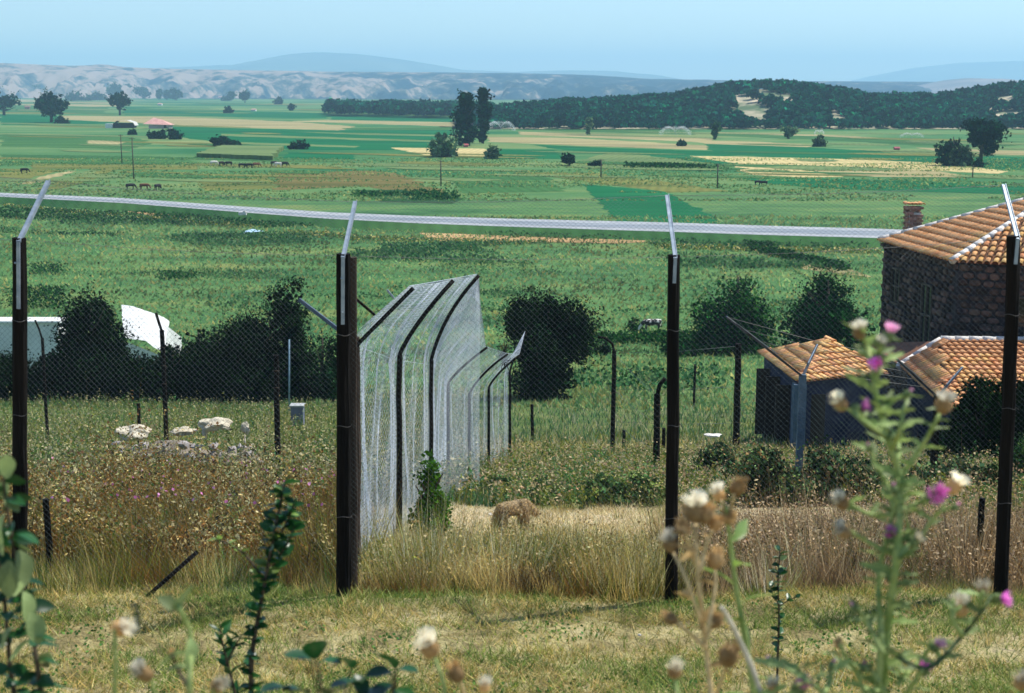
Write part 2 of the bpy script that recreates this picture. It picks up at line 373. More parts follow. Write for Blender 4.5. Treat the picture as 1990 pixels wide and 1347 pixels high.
FIELDS = [
 ([(0, 192), (240, 200), (240, 209), (0, 203)], 'tan'), ([(0, 204), (215, 209), (200, 222), (0, 218)], 'gr'),
 ([(240, 210), (640, 220), (640, 231), (240, 224)], 'em'), ([(0, 222), (140, 226), (290, 240), (0, 243)], 'em'),
 ([(120, 225), (330, 227), (560, 236), (690, 246), (660, 254), (480, 248), (300, 241), (130, 233)], 'tan'),
 ([(640, 222), (880, 228), (880, 237), (640, 233)], 'em'), ([(640, 233), (880, 238), (880, 246), (560, 236)], 'tan'),
 ([(330, 246), (660, 254), (880, 250), (880, 262), (860, 292), (600, 292), (470, 285), (340, 266)], 'em'),
 ([(660, 249), (880, 247), (880, 253), (690, 253)], 'gr'), ([(430, 260), (860, 274), (860, 277), (430, 264)], 'pale'),
 ([(560, 256), (860, 262), (860, 265), (700, 262)], 'pale'), ([(450, 276), (700, 284), (690, 287), (450, 280)], 'pale'),
 ([(0, 262), (240, 262), (300, 278), (250, 290), (0, 285)], 'gr'), ([(170, 273), (250, 275), (230, 281), (170, 279)], 'tan'),
 ([(0, 300), (330, 304), (400, 318), (0, 322)], 'gr'), ([(560, 296), (690, 298), (690, 310), (550, 308)], 'em'),
 ([(760, 287), (940, 289), (975, 302), (900, 306), (830, 303)], 'gold'), ([(960, 290), (1080, 291), (1100, 309), (965, 309)], 'em'),
 ([(1000, 236), (1200, 244), (1350, 254), (1350, 262), (1100, 256), (960, 248)], 'gr'),
 ([(1010, 256), (1200, 262), (1390, 270), (1380, 277), (1200, 270), (1010, 262)], 'tan'),
 ([(950, 266), (1100, 268), (1250, 276), (1385, 284), (1385, 292), (1200, 286), (1050, 280), (950, 276)], 'tan'),
 ([(1030, 281), (1200, 288), (1385, 294), (1460, 300), (1380, 306), (1180, 298), (1080, 290)], 'em'),
 ([(1180, 298), (1400, 309), (1450, 322), (1250, 322), (1130, 312)], 'pale'),
 ([(1240, 300), (1340, 306), (1440, 318), (1390, 319)], 'em'),
 ([(1390, 256), (1600, 262), (1830, 276), (1830, 286), (1600, 272), (1390, 264)], 'gr'),
 ([(1390, 257), (1600, 262), (1830, 274), (1830, 277), (1600, 265), (1390, 260)], 'tan'),
 ([(1320, 272), (1480, 276), (1600, 283), (1560, 287), (1400, 284)], 'tan'),
 ([(1375, 280), (1560, 286), (1700, 294), (1840, 306), (1830, 318), (1600, 310), (1400, 300), (1380, 292)], 'em'),
 ([(1340, 303), (1600, 308), (1830, 317), (1960, 333), (1940, 338), (1700, 326), (1540, 321), (1440, 319), (1390, 312)], 'gold'),
 ([(1425, 322), (1560, 330), (1640, 344), (1560, 345), (1460, 340)], 'gold'),
 ([(1560, 326), (1800, 330), (1900, 345), (1700, 344), (1600, 336)], 'tan'),
 ([(1430, 345), (1620, 347), (1760, 352), (1990, 362), (2050, 380), (1760, 372), (1600, 366), (1480, 356)], 'em'),
 ([(1210, 322), (1400, 326), (1400, 333), (1230, 330)], 'dark'),
 ([(1780, 287), (2060, 296), (2060, 304), (1840, 298)], 'tan'), ([(1840, 300), (2060, 308), (2060, 335), (1900, 326)], 'em'),
 ([(1130, 358), (1290, 372), (1340, 395), (1405, 432), (1400, 443), (1210, 440), (1180, 412), (1150, 380)], 'em'),
 ([(530, 338), (700, 332), (770, 336), (870, 376), (820, 380), (700, 362), (540, 370)], 'brown'),
 ([(385, 345), (520, 338), (540, 366), (400, 372)], 'olive'),
 ([(690, 370), (780, 369), (900, 386), (880, 396), (740, 392)], 'dark'),
 ([(870, 340), (1050, 338), (1100, 372), (900, 376)], 'gr'), ([(1000, 335), (1150, 336), (1420, 372), (1300, 374), (1130, 352)], 'olive'),
 ([(0, 328), (130, 330), (40, 350), (0, 350)], 'olive'), ([(130, 332), (150, 333), (60, 358), (30, 358)], 'tan'),
 ([(210, 325), (235, 326), (110, 368), (70, 368)], 'olive'), ([(180, 330), (196, 331), (90, 362), (66, 362)], 'pale'),
 ([(60, 318), (380, 322), (385, 330), (60, 328)], 'olive'),
 ([(815, 453), (1000, 457), (1200, 462), (1300, 468), (1200, 474), (1000, 470), (850, 470)], 'earth'),
 ([(240, 411), (330, 412), (420, 422), (300, 420)], 'earth'), ([(1470, 478), (1710, 484), (1710, 500), (1560, 492)], 'pale'),
 ([(1560, 512), (1640, 520), (1700, 540), (1560, 524)], 'tan'),
]
for p, k in FIELDS: field(p, k)
for p in ([(382, 306), (432, 289), (552, 291), (530, 312)],):
    o = field(p, 'pale', 1.3); o['label'] = 'raised block of ripening crop'
# random narrow far fields, tapering at both ends
def sliver(row, x0, L, h, k, sl=.012):
    up = [(x0 + L * t, row + sl * L * t - h * .5 * math.sin(math.pi * t) ** .5) for t in (0, .15, .5, .85, 1)]
    dn = [(x0 + L * t, row + sl * L * t + h * .5 * math.sin(math.pi * t) ** .5 + .2) for t in (.9, .6, .3, .1)]
    field(up + dn, k)
for i in range(50):
    sliver(random.uniform(180, 222), random.uniform(-100, 700), random.uniform(60, 260), random.uniform(1.0, 3.2), random.choice(['em', 'gr', 'pale', 'em', 'gr', 'olive']))
for i in range(70):
    row = random.uniform(238, 350); sliver(row, random.uniform(-100, 1900), random.uniform(80, 380), random.uniform(1.2, 4.5) * (row - 190) / 80, random.choice(['gr', 'pale', 'olive', 'pale', 'gr', 'olive', 'pale']), .02)

# road across the plain
def strip(name, rows, m, z):
    b = MB(); up = [G(x, a) for x, a, c in rows]; dn = [G(x, c) for x, a, c in rows]
    vs = [(p.x, p.y, z) for p in up] + [(p.x, p.y, z) for p in dn]; n = len(up)
    b.add(vs, [(i, i + 1, n + i + 1, n + i) for i in range(n - 1)]); o = b.build(name, m); o['kind'] = 'structure'; return o
M_gravel = mat('pale gravel', (.28, .30, .32), (.40, .42, .43), scale=.5, world=True, bump=.3)
M_asph = mat('asphalt', (.17, .20, .23), (.27, .30, .33), scale=.3, world=True, stretch=(.15, 2, 1))
RX = [(-300, 373), (0, 386), (240, 397), (470, 414), (640, 426), (820, 434), (1000, 439.5), (1300, 447), (1500, 454), (1710, 460), (2000, 472), (2300, 486)]
wid = lambda x: 8 + 11 * min(1, max(0, x / 1300))
strip('road_shoulder', [(x, r, r + wid(x)) for x, r in RX], M_gravel, 1.1)
strip('road', [(x, r + wid(x) * (.28 if x > 700 else .45), r + wid(x) * (.74 if x > 700 else .8)) for x, r in RX], M_asph, 1.12)
# the road stands on a low embankment
bb = MB(); up = [G(x, r) for x, r in RX]; dn = [G(x, r + wid(x)) for x, r in RX]
vs = []
for p, q in zip(up, dn): vs += [(p.x, p.y + 3, 0), (p.x, p.y, 1.08), (q.x, q.y, 1.08), (q.x, q.y - 2.6, 0)]
bb.add(vs, [(i * 4 + k, (i + 1) * 4 + k, (i + 1) * 4 + k + 1, i * 4 + k + 1) for i in range(len(RX) - 1) for k in range(3)])
bb.build('road_embankment', fmat('gr'))['kind'] = 'structure'
EDGE = mat('white road paint', (.78, .78, .76), (.6, .6, .6), scale=2, world=True)
0 and strip('road_edge_line', [(x, r + wid(x) * (.31 if x > 700 else .48), r + wid(x) * (.31 if x > 700 else .48) + .9) for x, r in RX if x > -200], EDGE, 1.124)

# ------------------------------------------------------------------ hills, cliffs, far mountains
def grid_mesh(name, X, Y, Z, m, smooth=True):
    v = np.stack([X, Y, Z], 2).reshape(-1, 3); ny, nx = X.shape
    i = np.arange(ny * nx).reshape(ny, nx)
    f = np.stack([i[:-1, :-1], i[:-1, 1:], i[1:, 1:], i[1:, :-1]], 2).reshape(-1, 4)
    me = bpy.data.meshes.new(name)
    me.vertices.add(len(v)); me.vertices.foreach_set('co', v.astype(np.float32).ravel())
    me.loops.add(f.size); me.loops.foreach_set('vertex_index', f.astype(np.int32).ravel())
    me.polygons.add(len(f)); me.polygons.foreach_set('loop_start', (np.arange(len(f)) * 4).astype(np.int32))
    me.update(calc_edges=True); me.polygons.foreach_set('use_smooth', [smooth] * len(f)); me.materials.append(m)
    o = bpy.data.objects.new(name, me); C.objects.link(o); o['kind'] = 'structure'; return o
def topz(rowpts, px, Y):
    row = np.interp(px, [p[0] for p in rowpts], [p[1] for p in rowpts])
    b = (673.5 - row) / F
    return CZ + Y * (b * math.cos(PITCH) - math.sin(PITCH)) / (math.cos(PITCH) + b * math.sin(PITCH))
def fbm(x, y, s, o=5, seed=0):
    return np.array([noise.fractal(Vector((a * s + seed, b * s, seed * .7)), 1.0, 2.0, o) for a, b in zip(x.ravel(), y.ravel())]).reshape(x.shape)
# badland cliffs
CL = [(-900, 118), (0, 122), (170, 129), (225, 126), (260, 131), (330, 134), (640, 140), (1000, 143), (1150, 147), (1250, 154), (1500, 158), (1850, 160), (1990, 166), (2900, 175)]
def cliffs():
    nx, ny = 760, 60
    px = np.linspace(-900, 2900, nx); t = np.linspace(0, 1, ny)
    T, PX = np.meshgrid(t, px, indexing='ij')
    Ytop = 4700.0; X = (PX - 995) / F * Ytop * (1 / math.cos(PITCH) * .985)
    base = 3300 + 250 * np.sin(px * .004)
    Y = base[None] + (Ytop - base[None]) * T
    top = topz(CL, px, Ytop)[None]
    gul = np.abs(fbm(X, Y * .35, 1 / 170., 5, 3))          # spurs and gullies running down the slope
    g2 = np.abs(fbm(X, Y * .6, 1 / 90., 3, 9))
    prof = np.clip(T * 1.15 - gul * 1.5 * (1 - T) * 1.3 - g2 * .2 * (1 - T), 0, 1)
    prof = prof ** .8
    Z = top * prof; Z[-1] = top[0]; Z[0] = -1
    for k in range(8):   # flat table land behind
        pass
    m = bpy.data.materials.new('badland'); m.use_nodes = True
    n = m.node_tree.nodes; l = m.node_tree.links; b = n['Principled BSDF']; b.inputs['Roughness'].default_value = 1; b.inputs['Specular IOR Level'].default_value = 0
    g = n.new('ShaderNodeNewGeometry'); sp = n.new('ShaderNodeSeparateXYZ'); l.new(g.outputs['Position'], sp.inputs[0])
    t1 = n.new('ShaderNodeTexNoise'); t1.inputs['Scale'].default_value = .011; t1.inputs['Detail'].default_value = 12; t1.inputs['Roughness'].default_value = .72
    l.new(g.outputs['Position'], t1.inputs['Vector'])
    mr = n.new('ShaderNodeMapRange'); l.new(sp.outputs['X'], mr.inputs[0]); mr.inputs[1].default_value = -900; mr.inputs[2].default_value = 250; mr.inputs[3].default_value = .06; mr.inputs[4].default_value = -.09
    ad = n.new('ShaderNodeMath'); ad.operation = 'ADD'; l.new(t1.outputs['Fac'], ad.inputs[0]); l.new(mr.outputs[0], ad.inputs[1])
    r = n.new('ShaderNodeValToRGB'); l.new(ad.outputs[0], r.inputs[0])
    r.color_ramp.elements[0].position = .43; r.color_ramp.elements[0].color = (.015, .045, .08, 1)
    r.color_ramp.elements[1].position = .56; r.color_ramp.elements[1].color = (.30, .245, .215, 1)
    e = r.color_ramp.elements.new(.5); e.color = (.09, .11, .115, 1)
    l.new(r.outputs[0], b.inputs['Base Color'])
    grid_mesh('badland_cliffs', X, Y, Z, m)
cliffs()
M_mt = mat('far mountain', (.07, .11, .11), (.16, .19, .16), scale=.002, world=True, rough=1, spec=0)
def ridge(name, pts, Yb, Yt, m, nx=240, ny=24, rough=.1, x0=None, x1=None, seed=0):
    x0 = pts[0][0]; x1 = pts[-1][0]
    px = np.linspace(x0, x1, nx); t = np.linspace(0, 1, ny); T, PX = np.meshgrid(t, px, indexing='ij')
    X = (PX - 995) / F * Yt / math.cos(PITCH) * .985; Y = Yb + (Yt - Yb) * T
    top = topz(pts, px, Yt)[None]
    n_ = fbm(X, Y, 6 / (Yt * .35), 4, seed)
    Z = np.maximum(top, 0) * np.clip(np.sin(T * math.pi / 2) + n_ * rough * (1 - T) * T * 4, 0, 1); Z[0] = -1
    # back slope
    X = np.vstack([X, X[-1:]]); Y = np.vstack([Y, Y[-1:] + (Yt - Yb)]); Z = np.vstack([Z, Z[-1:] * 0 - 1])
    return grid_mesh(name, X, Y, Z, m)
ridge('mountain', [(300, 176), (380, 131), (440, 127), (500, 126), (560, 114), (600, 108), (655, 105), (720, 107), (770, 114), (850, 127), (900, 136), (1000, 141), (1100, 137), (1180, 138), (1260, 148), (1400, 176)], 9000, 12500, M_mt, seed=2)
ridge('mountain', [(1560, 176), (1680, 148), (1760, 132), (1850, 122), (1990, 118), (2200, 124), (2500, 176)], 12500, 14800, M_mt, seed=5)
ridge('hill', [(1480, 200), (1560, 180), (1640, 178), (1700, 176), (1760, 168), (1820, 156), (1860, 152), (1900, 153), (1960, 164), (2100, 176), (2300, 195)], 3500, 4300, mat('bare hill', (.14, .16, .18), (.28, .26, .26), scale=.006, world=True, rough=1, spec=0), seed=7)
ridge('hill', [(1600, 215), (1700, 198), (1780, 186), (1850, 178), (1930, 176), (2100, 182), (2300, 205)], 2300, 2800, mat('wooded ridge', (.03, .07, .07), (.10, .14, .10), scale=.02, world=True, rough=1, spec=0), seed=11)
# wooded hills
WH = [(900, 262), (935, 240), (960, 220), (1100, 208), (1200, 203), (1300, 198), (1370, 185), (1420, 175), (1500, 172), (1560, 176), (1620, 190), (1680, 200), (1740, 196), (1800, 199), (1860, 190), (1930, 178), (1990, 172), (2150, 165), (2400, 190)]
HILL = (760.0, 980.0)
hillm = mat('hill grass and earth', (.10, .15, .08), (.55, .46, .33), scale=.03, world=True, rough=1, spec=0, contrast=(.38, .6))
def hillz(X, Y):
    px = 995 + X / (HILL[1] / math.cos(PITCH) * .985) * F
    t = np.clip((Y - HILL[0]) / (HILL[1] - HILL[0]), 0, 1)
    return np.maximum(topz(WH, px, HILL[1]), 0) * np.sin(t * math.pi / 2) ** 1.2 * (1 + .05 * np.sin(X * .05) * np.sin(Y * .06) * (1 - t)), px
px = np.linspace(880, 2400, 260); X1 = (px - 995) / F * HILL[1] / math.cos(PITCH) * .985
Yh = np.linspace(HILL[0] - 2, HILL[1], 50); Xg, Yg = np.meshgrid(X1, Yh); Zg, _ = hillz(Xg, Yg); Zg[0] = -1
Xg = np.vstack([Xg, Xg[-1:]]); Yg = np.vstack([Yg, Yg[-1:] + 400]); Zg = np.vstack([Zg, Zg[-1:] * 0 - 1])
grid_mesh('wooded_hill_slope', Xg, Yg, Zg, hillm)
BARE = [(1462, 216, 34, 20), (1440, 192, 16, 10), (1478, 179, 22, 5), (1505, 184, 26, 5), (1532, 190, 14, 8), (1630, 225, 14, 8), (1686, 200, 14, 4), (1760, 202, 9, 4), (1950, 192, 26, 8), (1960, 222, 36, 7), (1925, 222, 10, 5), (880, 196, 30, 8), (1418, 185, 8, 3)]
def rowpx(P):
    d = P - np.array([0, 0, CZ]); yc = d[:, 1] * math.cos(PITCH) - d[:, 2] * math.sin(PITCH)
    zc = d[:, 1] * math.sin(PITCH) + d[:, 2] * math.cos(PITCH)
    return 995 + F * d[:, 0] / yc, 673.5 - F * zc / yc
def forest(name, P, size, cols, label, nq=26):
    vg = VG(); n = len(P)
    bright = np.exp(rng.normal(size=(n, 1)) * .45)
    for k in range(nq):
        u = rng.normal(size=(n, 3)); u /= np.linalg.norm(u, axis=1)[:, None]; u[:, 2] = np.abs(u[:, 2]) * 1.1 - .15
        r = size[:, None] * (.32 + .16 * rng.random((n, 1)))
        Q = P + u * r * np.array([1, 1, .95]) + np.array([0, 0, 1]) * size[:, None] * .45
        c = pal(n, cols, var=.12) * bright
        vg.leaves(Q, size * (.34 + .2 * rng.random(n)), c, asp=.85)
    # solid cores so the wood is closed
    o = vg.build(name, VEGD); tag(o, label, 'forest', kind='stuff'); return o
FOR = [(.004, .07, .05), (.008, .11, .075), (.025, .17, .09), (.006, .08, .07), (.002, .03, .03)]
N = 6200
px_ = rng.uniform(930, 2300, N); Yt = HILL[0] - 10 + (HILL[1] + 25 - HILL[0]) * rng.random(N) ** .9
Xt = (px_ - 995) / F * Yt * 1.0; Zt, _ = hillz(Xt, Yt); P = np.stack([Xt, Yt, Zt], 1)
cx, cy = rowpx(P + np.array([0, 0, 2.0])); keep = np.ones(N, bool)
for bx, by, rx, ry in BARE: keep &= ((cx - bx) / rx) ** 2 + ((cy - by) / (ry + 4)) ** 2 > .8 + .5 * rng.random(N)
keep &= cx > 925
P = P[keep]; P[:, 2] -= .6
forest('wooded_hill', P, rng.uniform(3.5, 8, len(P)), FOR, 'dark teal wood covering the low hills at the right edge of the plain')
# belt of woodland left of the poplars
P = []
for i in range(620):
    x = random.uniform(636, 965); g = G(x, 224 + (x - 640) * .02 + random.uniform(-6, 2)); P.append(g)
P = np.array(P); forest('woodland_belt', P, rng.uniform(9, 17, len(P)) * np.interp(P[:, 1], [900, 1600], [.6, 1.0]), FOR, 'long dark belt of trees on the plain left of the tall poplars', 24)

# haze
hz = MB(); hz.box((0, 8300, 207.5), (24000, 16900, 417)); ho = hz.build('haze', None) if False else None
hm = bpy.data.materials.new('haze'); hm.use_nodes = True; hn = hm.node_tree.nodes; hn.clear()
pv = hn.new('ShaderNodeVolumePrincipled'); pv.inputs['Density'].default_value = 1.6e-4; pv.inputs['Color'].default_value = (.46, .76, 1, 1); pv.inputs['Anisotropy'].default_value = .1
oo = hn.new('ShaderNodeOutputMaterial'); hm.node_tree.links.new(pv.outputs[0], oo.inputs['Volume'])
ho = hz.build('haze', hm); ho['kind'] = 'stuff'; ho['label'] = 'thin blue summer haze over the plain'

# ------------------------------------------------------------------ trees on the plain
M_bark = mat('bark', (.03, .025, .02), (.09, .075, .06), scale=6, bump=.6)
def tree(px, base, top, wpx, label, name='tree', cat='tree', group=None, cols=DARK, kind='round', leaf=None, n=None, Y=None, trunk=True, dense=1.0, seed=None, low=.18):
    g = G(px, base) if Y is None else None
    if Y is not None: x = at(px, base, Y).x; g = Vector((x, Y, H(x, Y)))
    if Y is None and not leaf: wpx *= 1.15; dense *= 1.5
    d = depth(g.y, g.z); h = (base - top) / F * d if Y is None else at(px, top, Y).z - g.z
    wd = wpx / F * d
    root = empty(name, g, label, cat, group)
    sz = leaf or max(h / 15, d / F * 5.5)
    if leaf: sz = leaf * .72
    if leaf and n: n = int(n * 1.6)
    n = n or int(min(9000, max(220, dense * 2.6 * (h * wd) / (sz * sz) * 1.6)))
    lean = random.uniform(-.04, .04) * h
    if trunk:
        b = MB(); r0 = max(.05, wd * .035)
        b.tube([g + Vector((0, 0, -.15)), g + Vector((lean * .3, 0, h * .3)), g + Vector((lean, 0, h * .8))], [r0 * 1.3, r0, r0 * .3], 7, jit=.12)
        for k in range(5):
            a = k * 1.26 + random.random(); s0 = g + Vector((lean * .4, 0, h * (.2 + .08 * k)))
            b.tube([s0, s0 + Vector((math.cos(a) * wd * .18, math.sin(a) * wd * .18, h * .12)), s0 + Vector((math.cos(a) * wd * .34, math.sin(a) * wd * .34, h * .26))], [r0 * .5, r0 * .3, r0 * .1], 5, cap=False)
        b.build('trunk', M_bark, root)
    # clump centres
    K = max(9, int(n / 110)); v = rng.normal(size=(K, 3)); v /= np.linalg.norm(v, axis=1)[:, None]; rad = rng.random((K, 1)) ** .45
    if kind == 'poplar': ax = np.array([wd * .38, wd * .38, h * .47]); cz = h * .52
    elif kind == 'bush': ax = np.array([wd * .40, wd * .36, h * .46]); cz = h * .46
    elif kind == 'vase': ax = np.array([wd * .40, wd * .38, h * .36]); cz = h * .60
    else: ax = np.array([wd * .38, wd * .36, h * .40]); cz = h * .57
    NL = {'poplar': 7, 'bush': 9, 'vase': 6}.get(kind, 7)
    lv = rng.normal(size=(NL, 3)); lv /= np.linalg.norm(lv, axis=1)[:, None]
    if kind == 'bush': lv[:, 2] = lv[:, 2] * .9 - .25
    ax = ax * (1.12 if kind == 'poplar' else 1.28); cz = max(cz, ax[2] * .86) if kind == 'bush' else cz
    lob = lv * rng.uniform(.35, .68, (NL, 1)) * ax; lr = rng.uniform(.34, .52, NL)
    if kind == 'bush': a_ = np.arange(4) * 1.57 + rng.random(); lob[:4] = np.stack([np.cos(a_) * .55 * ax[0], np.sin(a_) * .5 * ax[1], np.full(4, -.52 * ax[2])], 1); lr[:4] = .5
    if kind == 'poplar': lob[:, 2] = np.linspace(-.75, .75, NL) * ax[2]; lob[:, :2] *= .5; lr[:] = .5
    lob = np.vstack([lob, np.zeros((1, 3))]); lr = np.append(lr, .62)
    li = rng.integers(0, NL + 1, K)
    rr = np.array([1, 1, .42]) if kind == 'poplar' else np.ones(3)
    ctr = lob[li] + v * rad * ax * lr[li][:, None] * rr
    ctr += np.array([lean, 0, cz])
    ci = rng.integers(0, K, n); cr = (wd * .06 + .013 * h) * np.exp(rng.normal(size=K) * .35)
    L = ctr[ci] + rng.normal(size=(n, 3)) * cr[ci][:, None] * np.array([1, 1, .8])
    L[:, 2] = np.maximum(L[:, 2], .02 * h + .05 * h * rng.random(n))
    cb = np.exp(rng.normal(size=(K, 1)) * .5)
    vg = VG(); vg.leaves(L + np.array(g), sz * rng.uniform(.6, 1.3, n), pal(n, cols, var=.2) * cb[ci], asp=.7)
    # denser heart of every lobe
    e = int(n * .22); k = rng.integers(0, NL + 1, e); u = rng.normal(size=(e, 3)); u /= np.linalg.norm(u, axis=1)[:, None]
    L = lob[k] + u * ax * lr[k][:, None] * rr * rng.random((e, 1)) ** .4 * .95 + np.array([lean, 0, cz]); L[:, 2] = np.maximum(L[:, 2], .04 * h)
    vg.leaves(L + np.array(g), sz * 2.0, pal(e, cols, var=.15), asp=.9)
    # sprays of leaves reaching out of the lobes, coloured lighter as if sunlit
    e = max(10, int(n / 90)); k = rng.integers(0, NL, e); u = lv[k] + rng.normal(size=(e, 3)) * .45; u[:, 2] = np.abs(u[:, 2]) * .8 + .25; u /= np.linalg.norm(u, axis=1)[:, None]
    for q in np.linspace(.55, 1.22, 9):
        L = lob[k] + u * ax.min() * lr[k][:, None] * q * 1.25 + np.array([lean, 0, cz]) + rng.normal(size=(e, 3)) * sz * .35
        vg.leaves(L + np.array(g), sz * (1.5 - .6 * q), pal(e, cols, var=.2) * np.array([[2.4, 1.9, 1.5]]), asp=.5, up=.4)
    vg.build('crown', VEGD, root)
    return root
TD = [(.003, .025, .018), (.008, .05, .03), (.005, .035, .025)]
TL = [(.10, .20, .14), (.17, .28, .19), (.06, .13, .09)]
tree(8, 224, 188, 62, 'dark round tree cut by the left edge of the photo', cols=TD)
tree(58, 190, 165, 62, 'wide low tree clump near the far left below the cliffs', cols=TD, kind='bush')
tree(126, 190, 163, 36, 'small round far tree behind the big spreading left tree', cols=TD)
tree(100, 238, 182, 62, 'big dark spreading tree with pointed top at the left of the plain', cols=TD)
tree(150, 196, 180, 46, 'low far tree row piece just right of the pointed left tree', cols=TD, kind='bush')
tree(190, 195, 182, 50, 'low far shrub row running towards the lollipop tree', name='shrub', cat='shrub', cols=TD, kind='bush')
tree(233, 224, 172, 40, 'lollipop shaped dark tree with bare trunk beside the farm sheds', cols=TD, kind='vase')
tree(224, 192, 164, 34, 'far tree peeping out behind the lollipop tree', cols=TD)
tree(252, 190, 163, 18, 'slim far tree just right of the lollipop tree', cols=TD)
tree(278, 192, 172, 34, 'round far tree second to the right of the lollipop tree', cols=TD)
tree(309, 194, 177, 12, 'leftmost of three small narrow far trees near the cliffs', cols=TD)
tree(323, 194, 177, 11, 'middle one of three small narrow far trees near the cliffs', cols=TD)
tree(343, 195, 177, 20, 'rightmost and widest of three small far trees near the cliffs', cols=TD)
tree(450, 196, 179, 14, 'left of two lone far trees in front of the pale cliffs', cols=TD)
tree(476, 200, 179, 18, 'right of two lone far trees in front of the pale cliffs', cols=TD)
tree(438, 196, 188, 14, 'tiny far shrub beside the lone tree under the cliffs', name='shrub', cat='shrub', cols=TD, kind='bush')
tree(541, 203, 192, 12, 'tiny far tree on the plain midway to the woodland belt', cols=TD)
tree(567, 215, 204, 9, 'smallest thin far tree just before the woodland belt', cols=TD)
tree(445, 220, 206, 16, 'small round bush on the dark green far field', name='bush', cat='bush', cols=TD, kind='bush')
tree(120, 240, 227, 26, 'low bush at the foot of the big pointed left tree', name='bush', cat='bush', cols=TD, kind='bush')
tree(308, 270, 251, 40, 'left half of the dark bush pair below the pink roofed farmhouse', name='bush', cat='bush', cols=TD, kind='bush')
tree(340, 271, 249, 32, 'right half of the dark bush pair below the pink roofed farmhouse', name='bush', cat='bush', cols=TD, kind='bush')
tree(256, 262, 253, 18, 'small bush below the open farm shed', name='bush', cat='bush', cols=TD, kind='bush')
tree(440, 284, 263, 52, 'flat topped dark bush above the ripening crop block', name='bush', cat='bush', cols=TD, kind='bush')
tree(580, 290, 267, 34, 'conical dark bush standing alone right of the crop block', name='bush', cat='bush', cols=TD, kind='bush')
tree(906, 283, 184, 64, 'tall broad dark poplar in the middle of the plain', name='poplar_tree', cols=TD, kind='poplar', dense=1.6)
tree(939, 279, 174, 34, 'tall slim poplar right against the broad poplar', name='poplar_tree', cols=TD, kind='poplar', dense=1.8)
tree(864, 305, 251, 54, 'round silvery green willow at the left foot of the poplars', name='willow_tree', cols=TL, kind='bush', dense=1.8)
tree(958, 309, 277, 28, 'pale small tree at the right foot of the poplars', cols=TL, kind='bush')
tree(1106, 322, 298, 36, 'small dark lone tree on the meadow right of the poplars', cols=TD, kind='vase')
tree(1157, 323, 312, 26, 'low dark bush right of the small lone meadow tree', name='bush', cat='bush', cols=TD, kind='bush')
tree(1391, 271, 238, 20, 'green tree standing before the wooded hill under its bare patch', cols=[(.03, .09, .05), (.05, .13, .07)])
tree(1533, 270, 244, 32, 'pale crowned tree before the wooded hill', cols=TL)
tree(1594, 285, 262, 24, 'small grey green tree in the field before the wooded hill', cols=[(.04, .09, .06), (.06, .12, .08)], kind='bush')
tree(1143, 262, 226, 14, 'thin tree at the edge of the fields right of the poplars', cols=TL)
tree(1852, 322, 252, 56, 'lower left tree of the dark pair above the stone house', cols=TD, kind='bush', dense=1.4)
tree(1866, 323, 274, 52, 'paler rounded tree in front of the dark pair above the stone house', cols=[(.03, .07, .05), (.06, .12, .08)], kind='bush')
tree(1905, 318, 229, 78, 'tallest dark tree with leaning crown above the stone house', cols=TD, kind='vase', dense=1.6)
tree(1901, 325, 306, 18, 'small bush under the tallest dark right hand tree', name='bush', cat='bush', cols=TD, kind='bush')
tree(1325, 284, 272, 14, 'tiny dark bush on the tan strip field', name='bush', cat='bush', cols=TD, kind='bush')
tree(-30, 200, 165, 70, 'far round tree mostly outside the left edge', cols=TD)

# trees and bushes in the middle distance
MDK = [(.004, .014, .009), (.008, .025, .012), (.014, .038, .016)]
MGR = [(.02, .08, .03), (.04, .12, .045), (.012, .05, .025)]
G1 = 'dark trees along the foot of the enclosure'
tree(1058, 775, 552, 172, 'big dark spreading tree behind the far end of the mesh fence', cols=MDK, kind='vase', leaf=.17, n=9000, trunk=True)
tree(1046, 780, 615, 125, 'low dark bush under the big spreading tree by the mesh fence', name='bush', cat='bush', cols=MDK, kind='bush', leaf=.16, n=4500)
tree(1430, 676, 503, 180, 'leafy green tree left of the two behind the tiled sheds', cols=[(.02, .09, .03), (.05, .15, .05), (.008, .035, .018)], kind='bush', leaf=.24, n=5500)
tree(1604, 680, 510, 180, 'leafy dark tree between the other green tree and the stone house', cols=[(.006, .03, .014), (.02, .08, .03)], kind='bush', leaf=.24, n=6000)
tree(178, 774, 538, 165, 'tall dark tree in front of the white shed on the left', group=G1, cols=MDK, kind='bush', leaf=.17, n=8500)
tree(500, 778, 585, 210, 'broad dark tree left of the thick fence post', group=G1, cols=MDK, kind='bush', leaf=.17, n=8500)
tree(556, 778, 528, 110, 'pointed dark crown rising above the broad tree by the post', group=G1, cols=MDK, kind='bush', leaf=.16, n=4500)
tree(395, 776, 612, 170, 'lower dark tree right of the white shed roof', group=G1, cols=MDK, kind='bush', leaf=.17, n=6500)
tree(275, 778, 668, 130, 'dark bush directly below the white shed roof', name='bush', cat='bush', cols=MDK, kind='bush', leaf=.16, n=5000)
tree(120, 778, 660, 120, 'dark bush between the white wall and the tall left tree', name='bush', cat='bush', cols=MDK, kind='bush', leaf=.16, n=4500)
tree(45, 778, 684, 130, 'dark bush below the long white wall at the left edge', name='bush', cat='bush', cols=MDK, kind='bush', leaf=.16, n=4500)
tree(-30, 776, 684, 120, 'dark bush cut by the left edge below the white wall', name='bush', cat='bush', cols=MDK, kind='bush', leaf=.16, n=3500)
tree(625, 776, 625, 120, 'greener bush directly behind the thick fence post', name='bush', cat='bush', cols=[(.012, .04, .022), (.03, .075, .04)], kind='bush', leaf=.15, n=4500)
tree(450, 778, 660, 140, 'dark bush filling the gap between two dark trees', name='bush', cat='bush', cols=MDK, kind='bush', leaf=.16, n=4500)
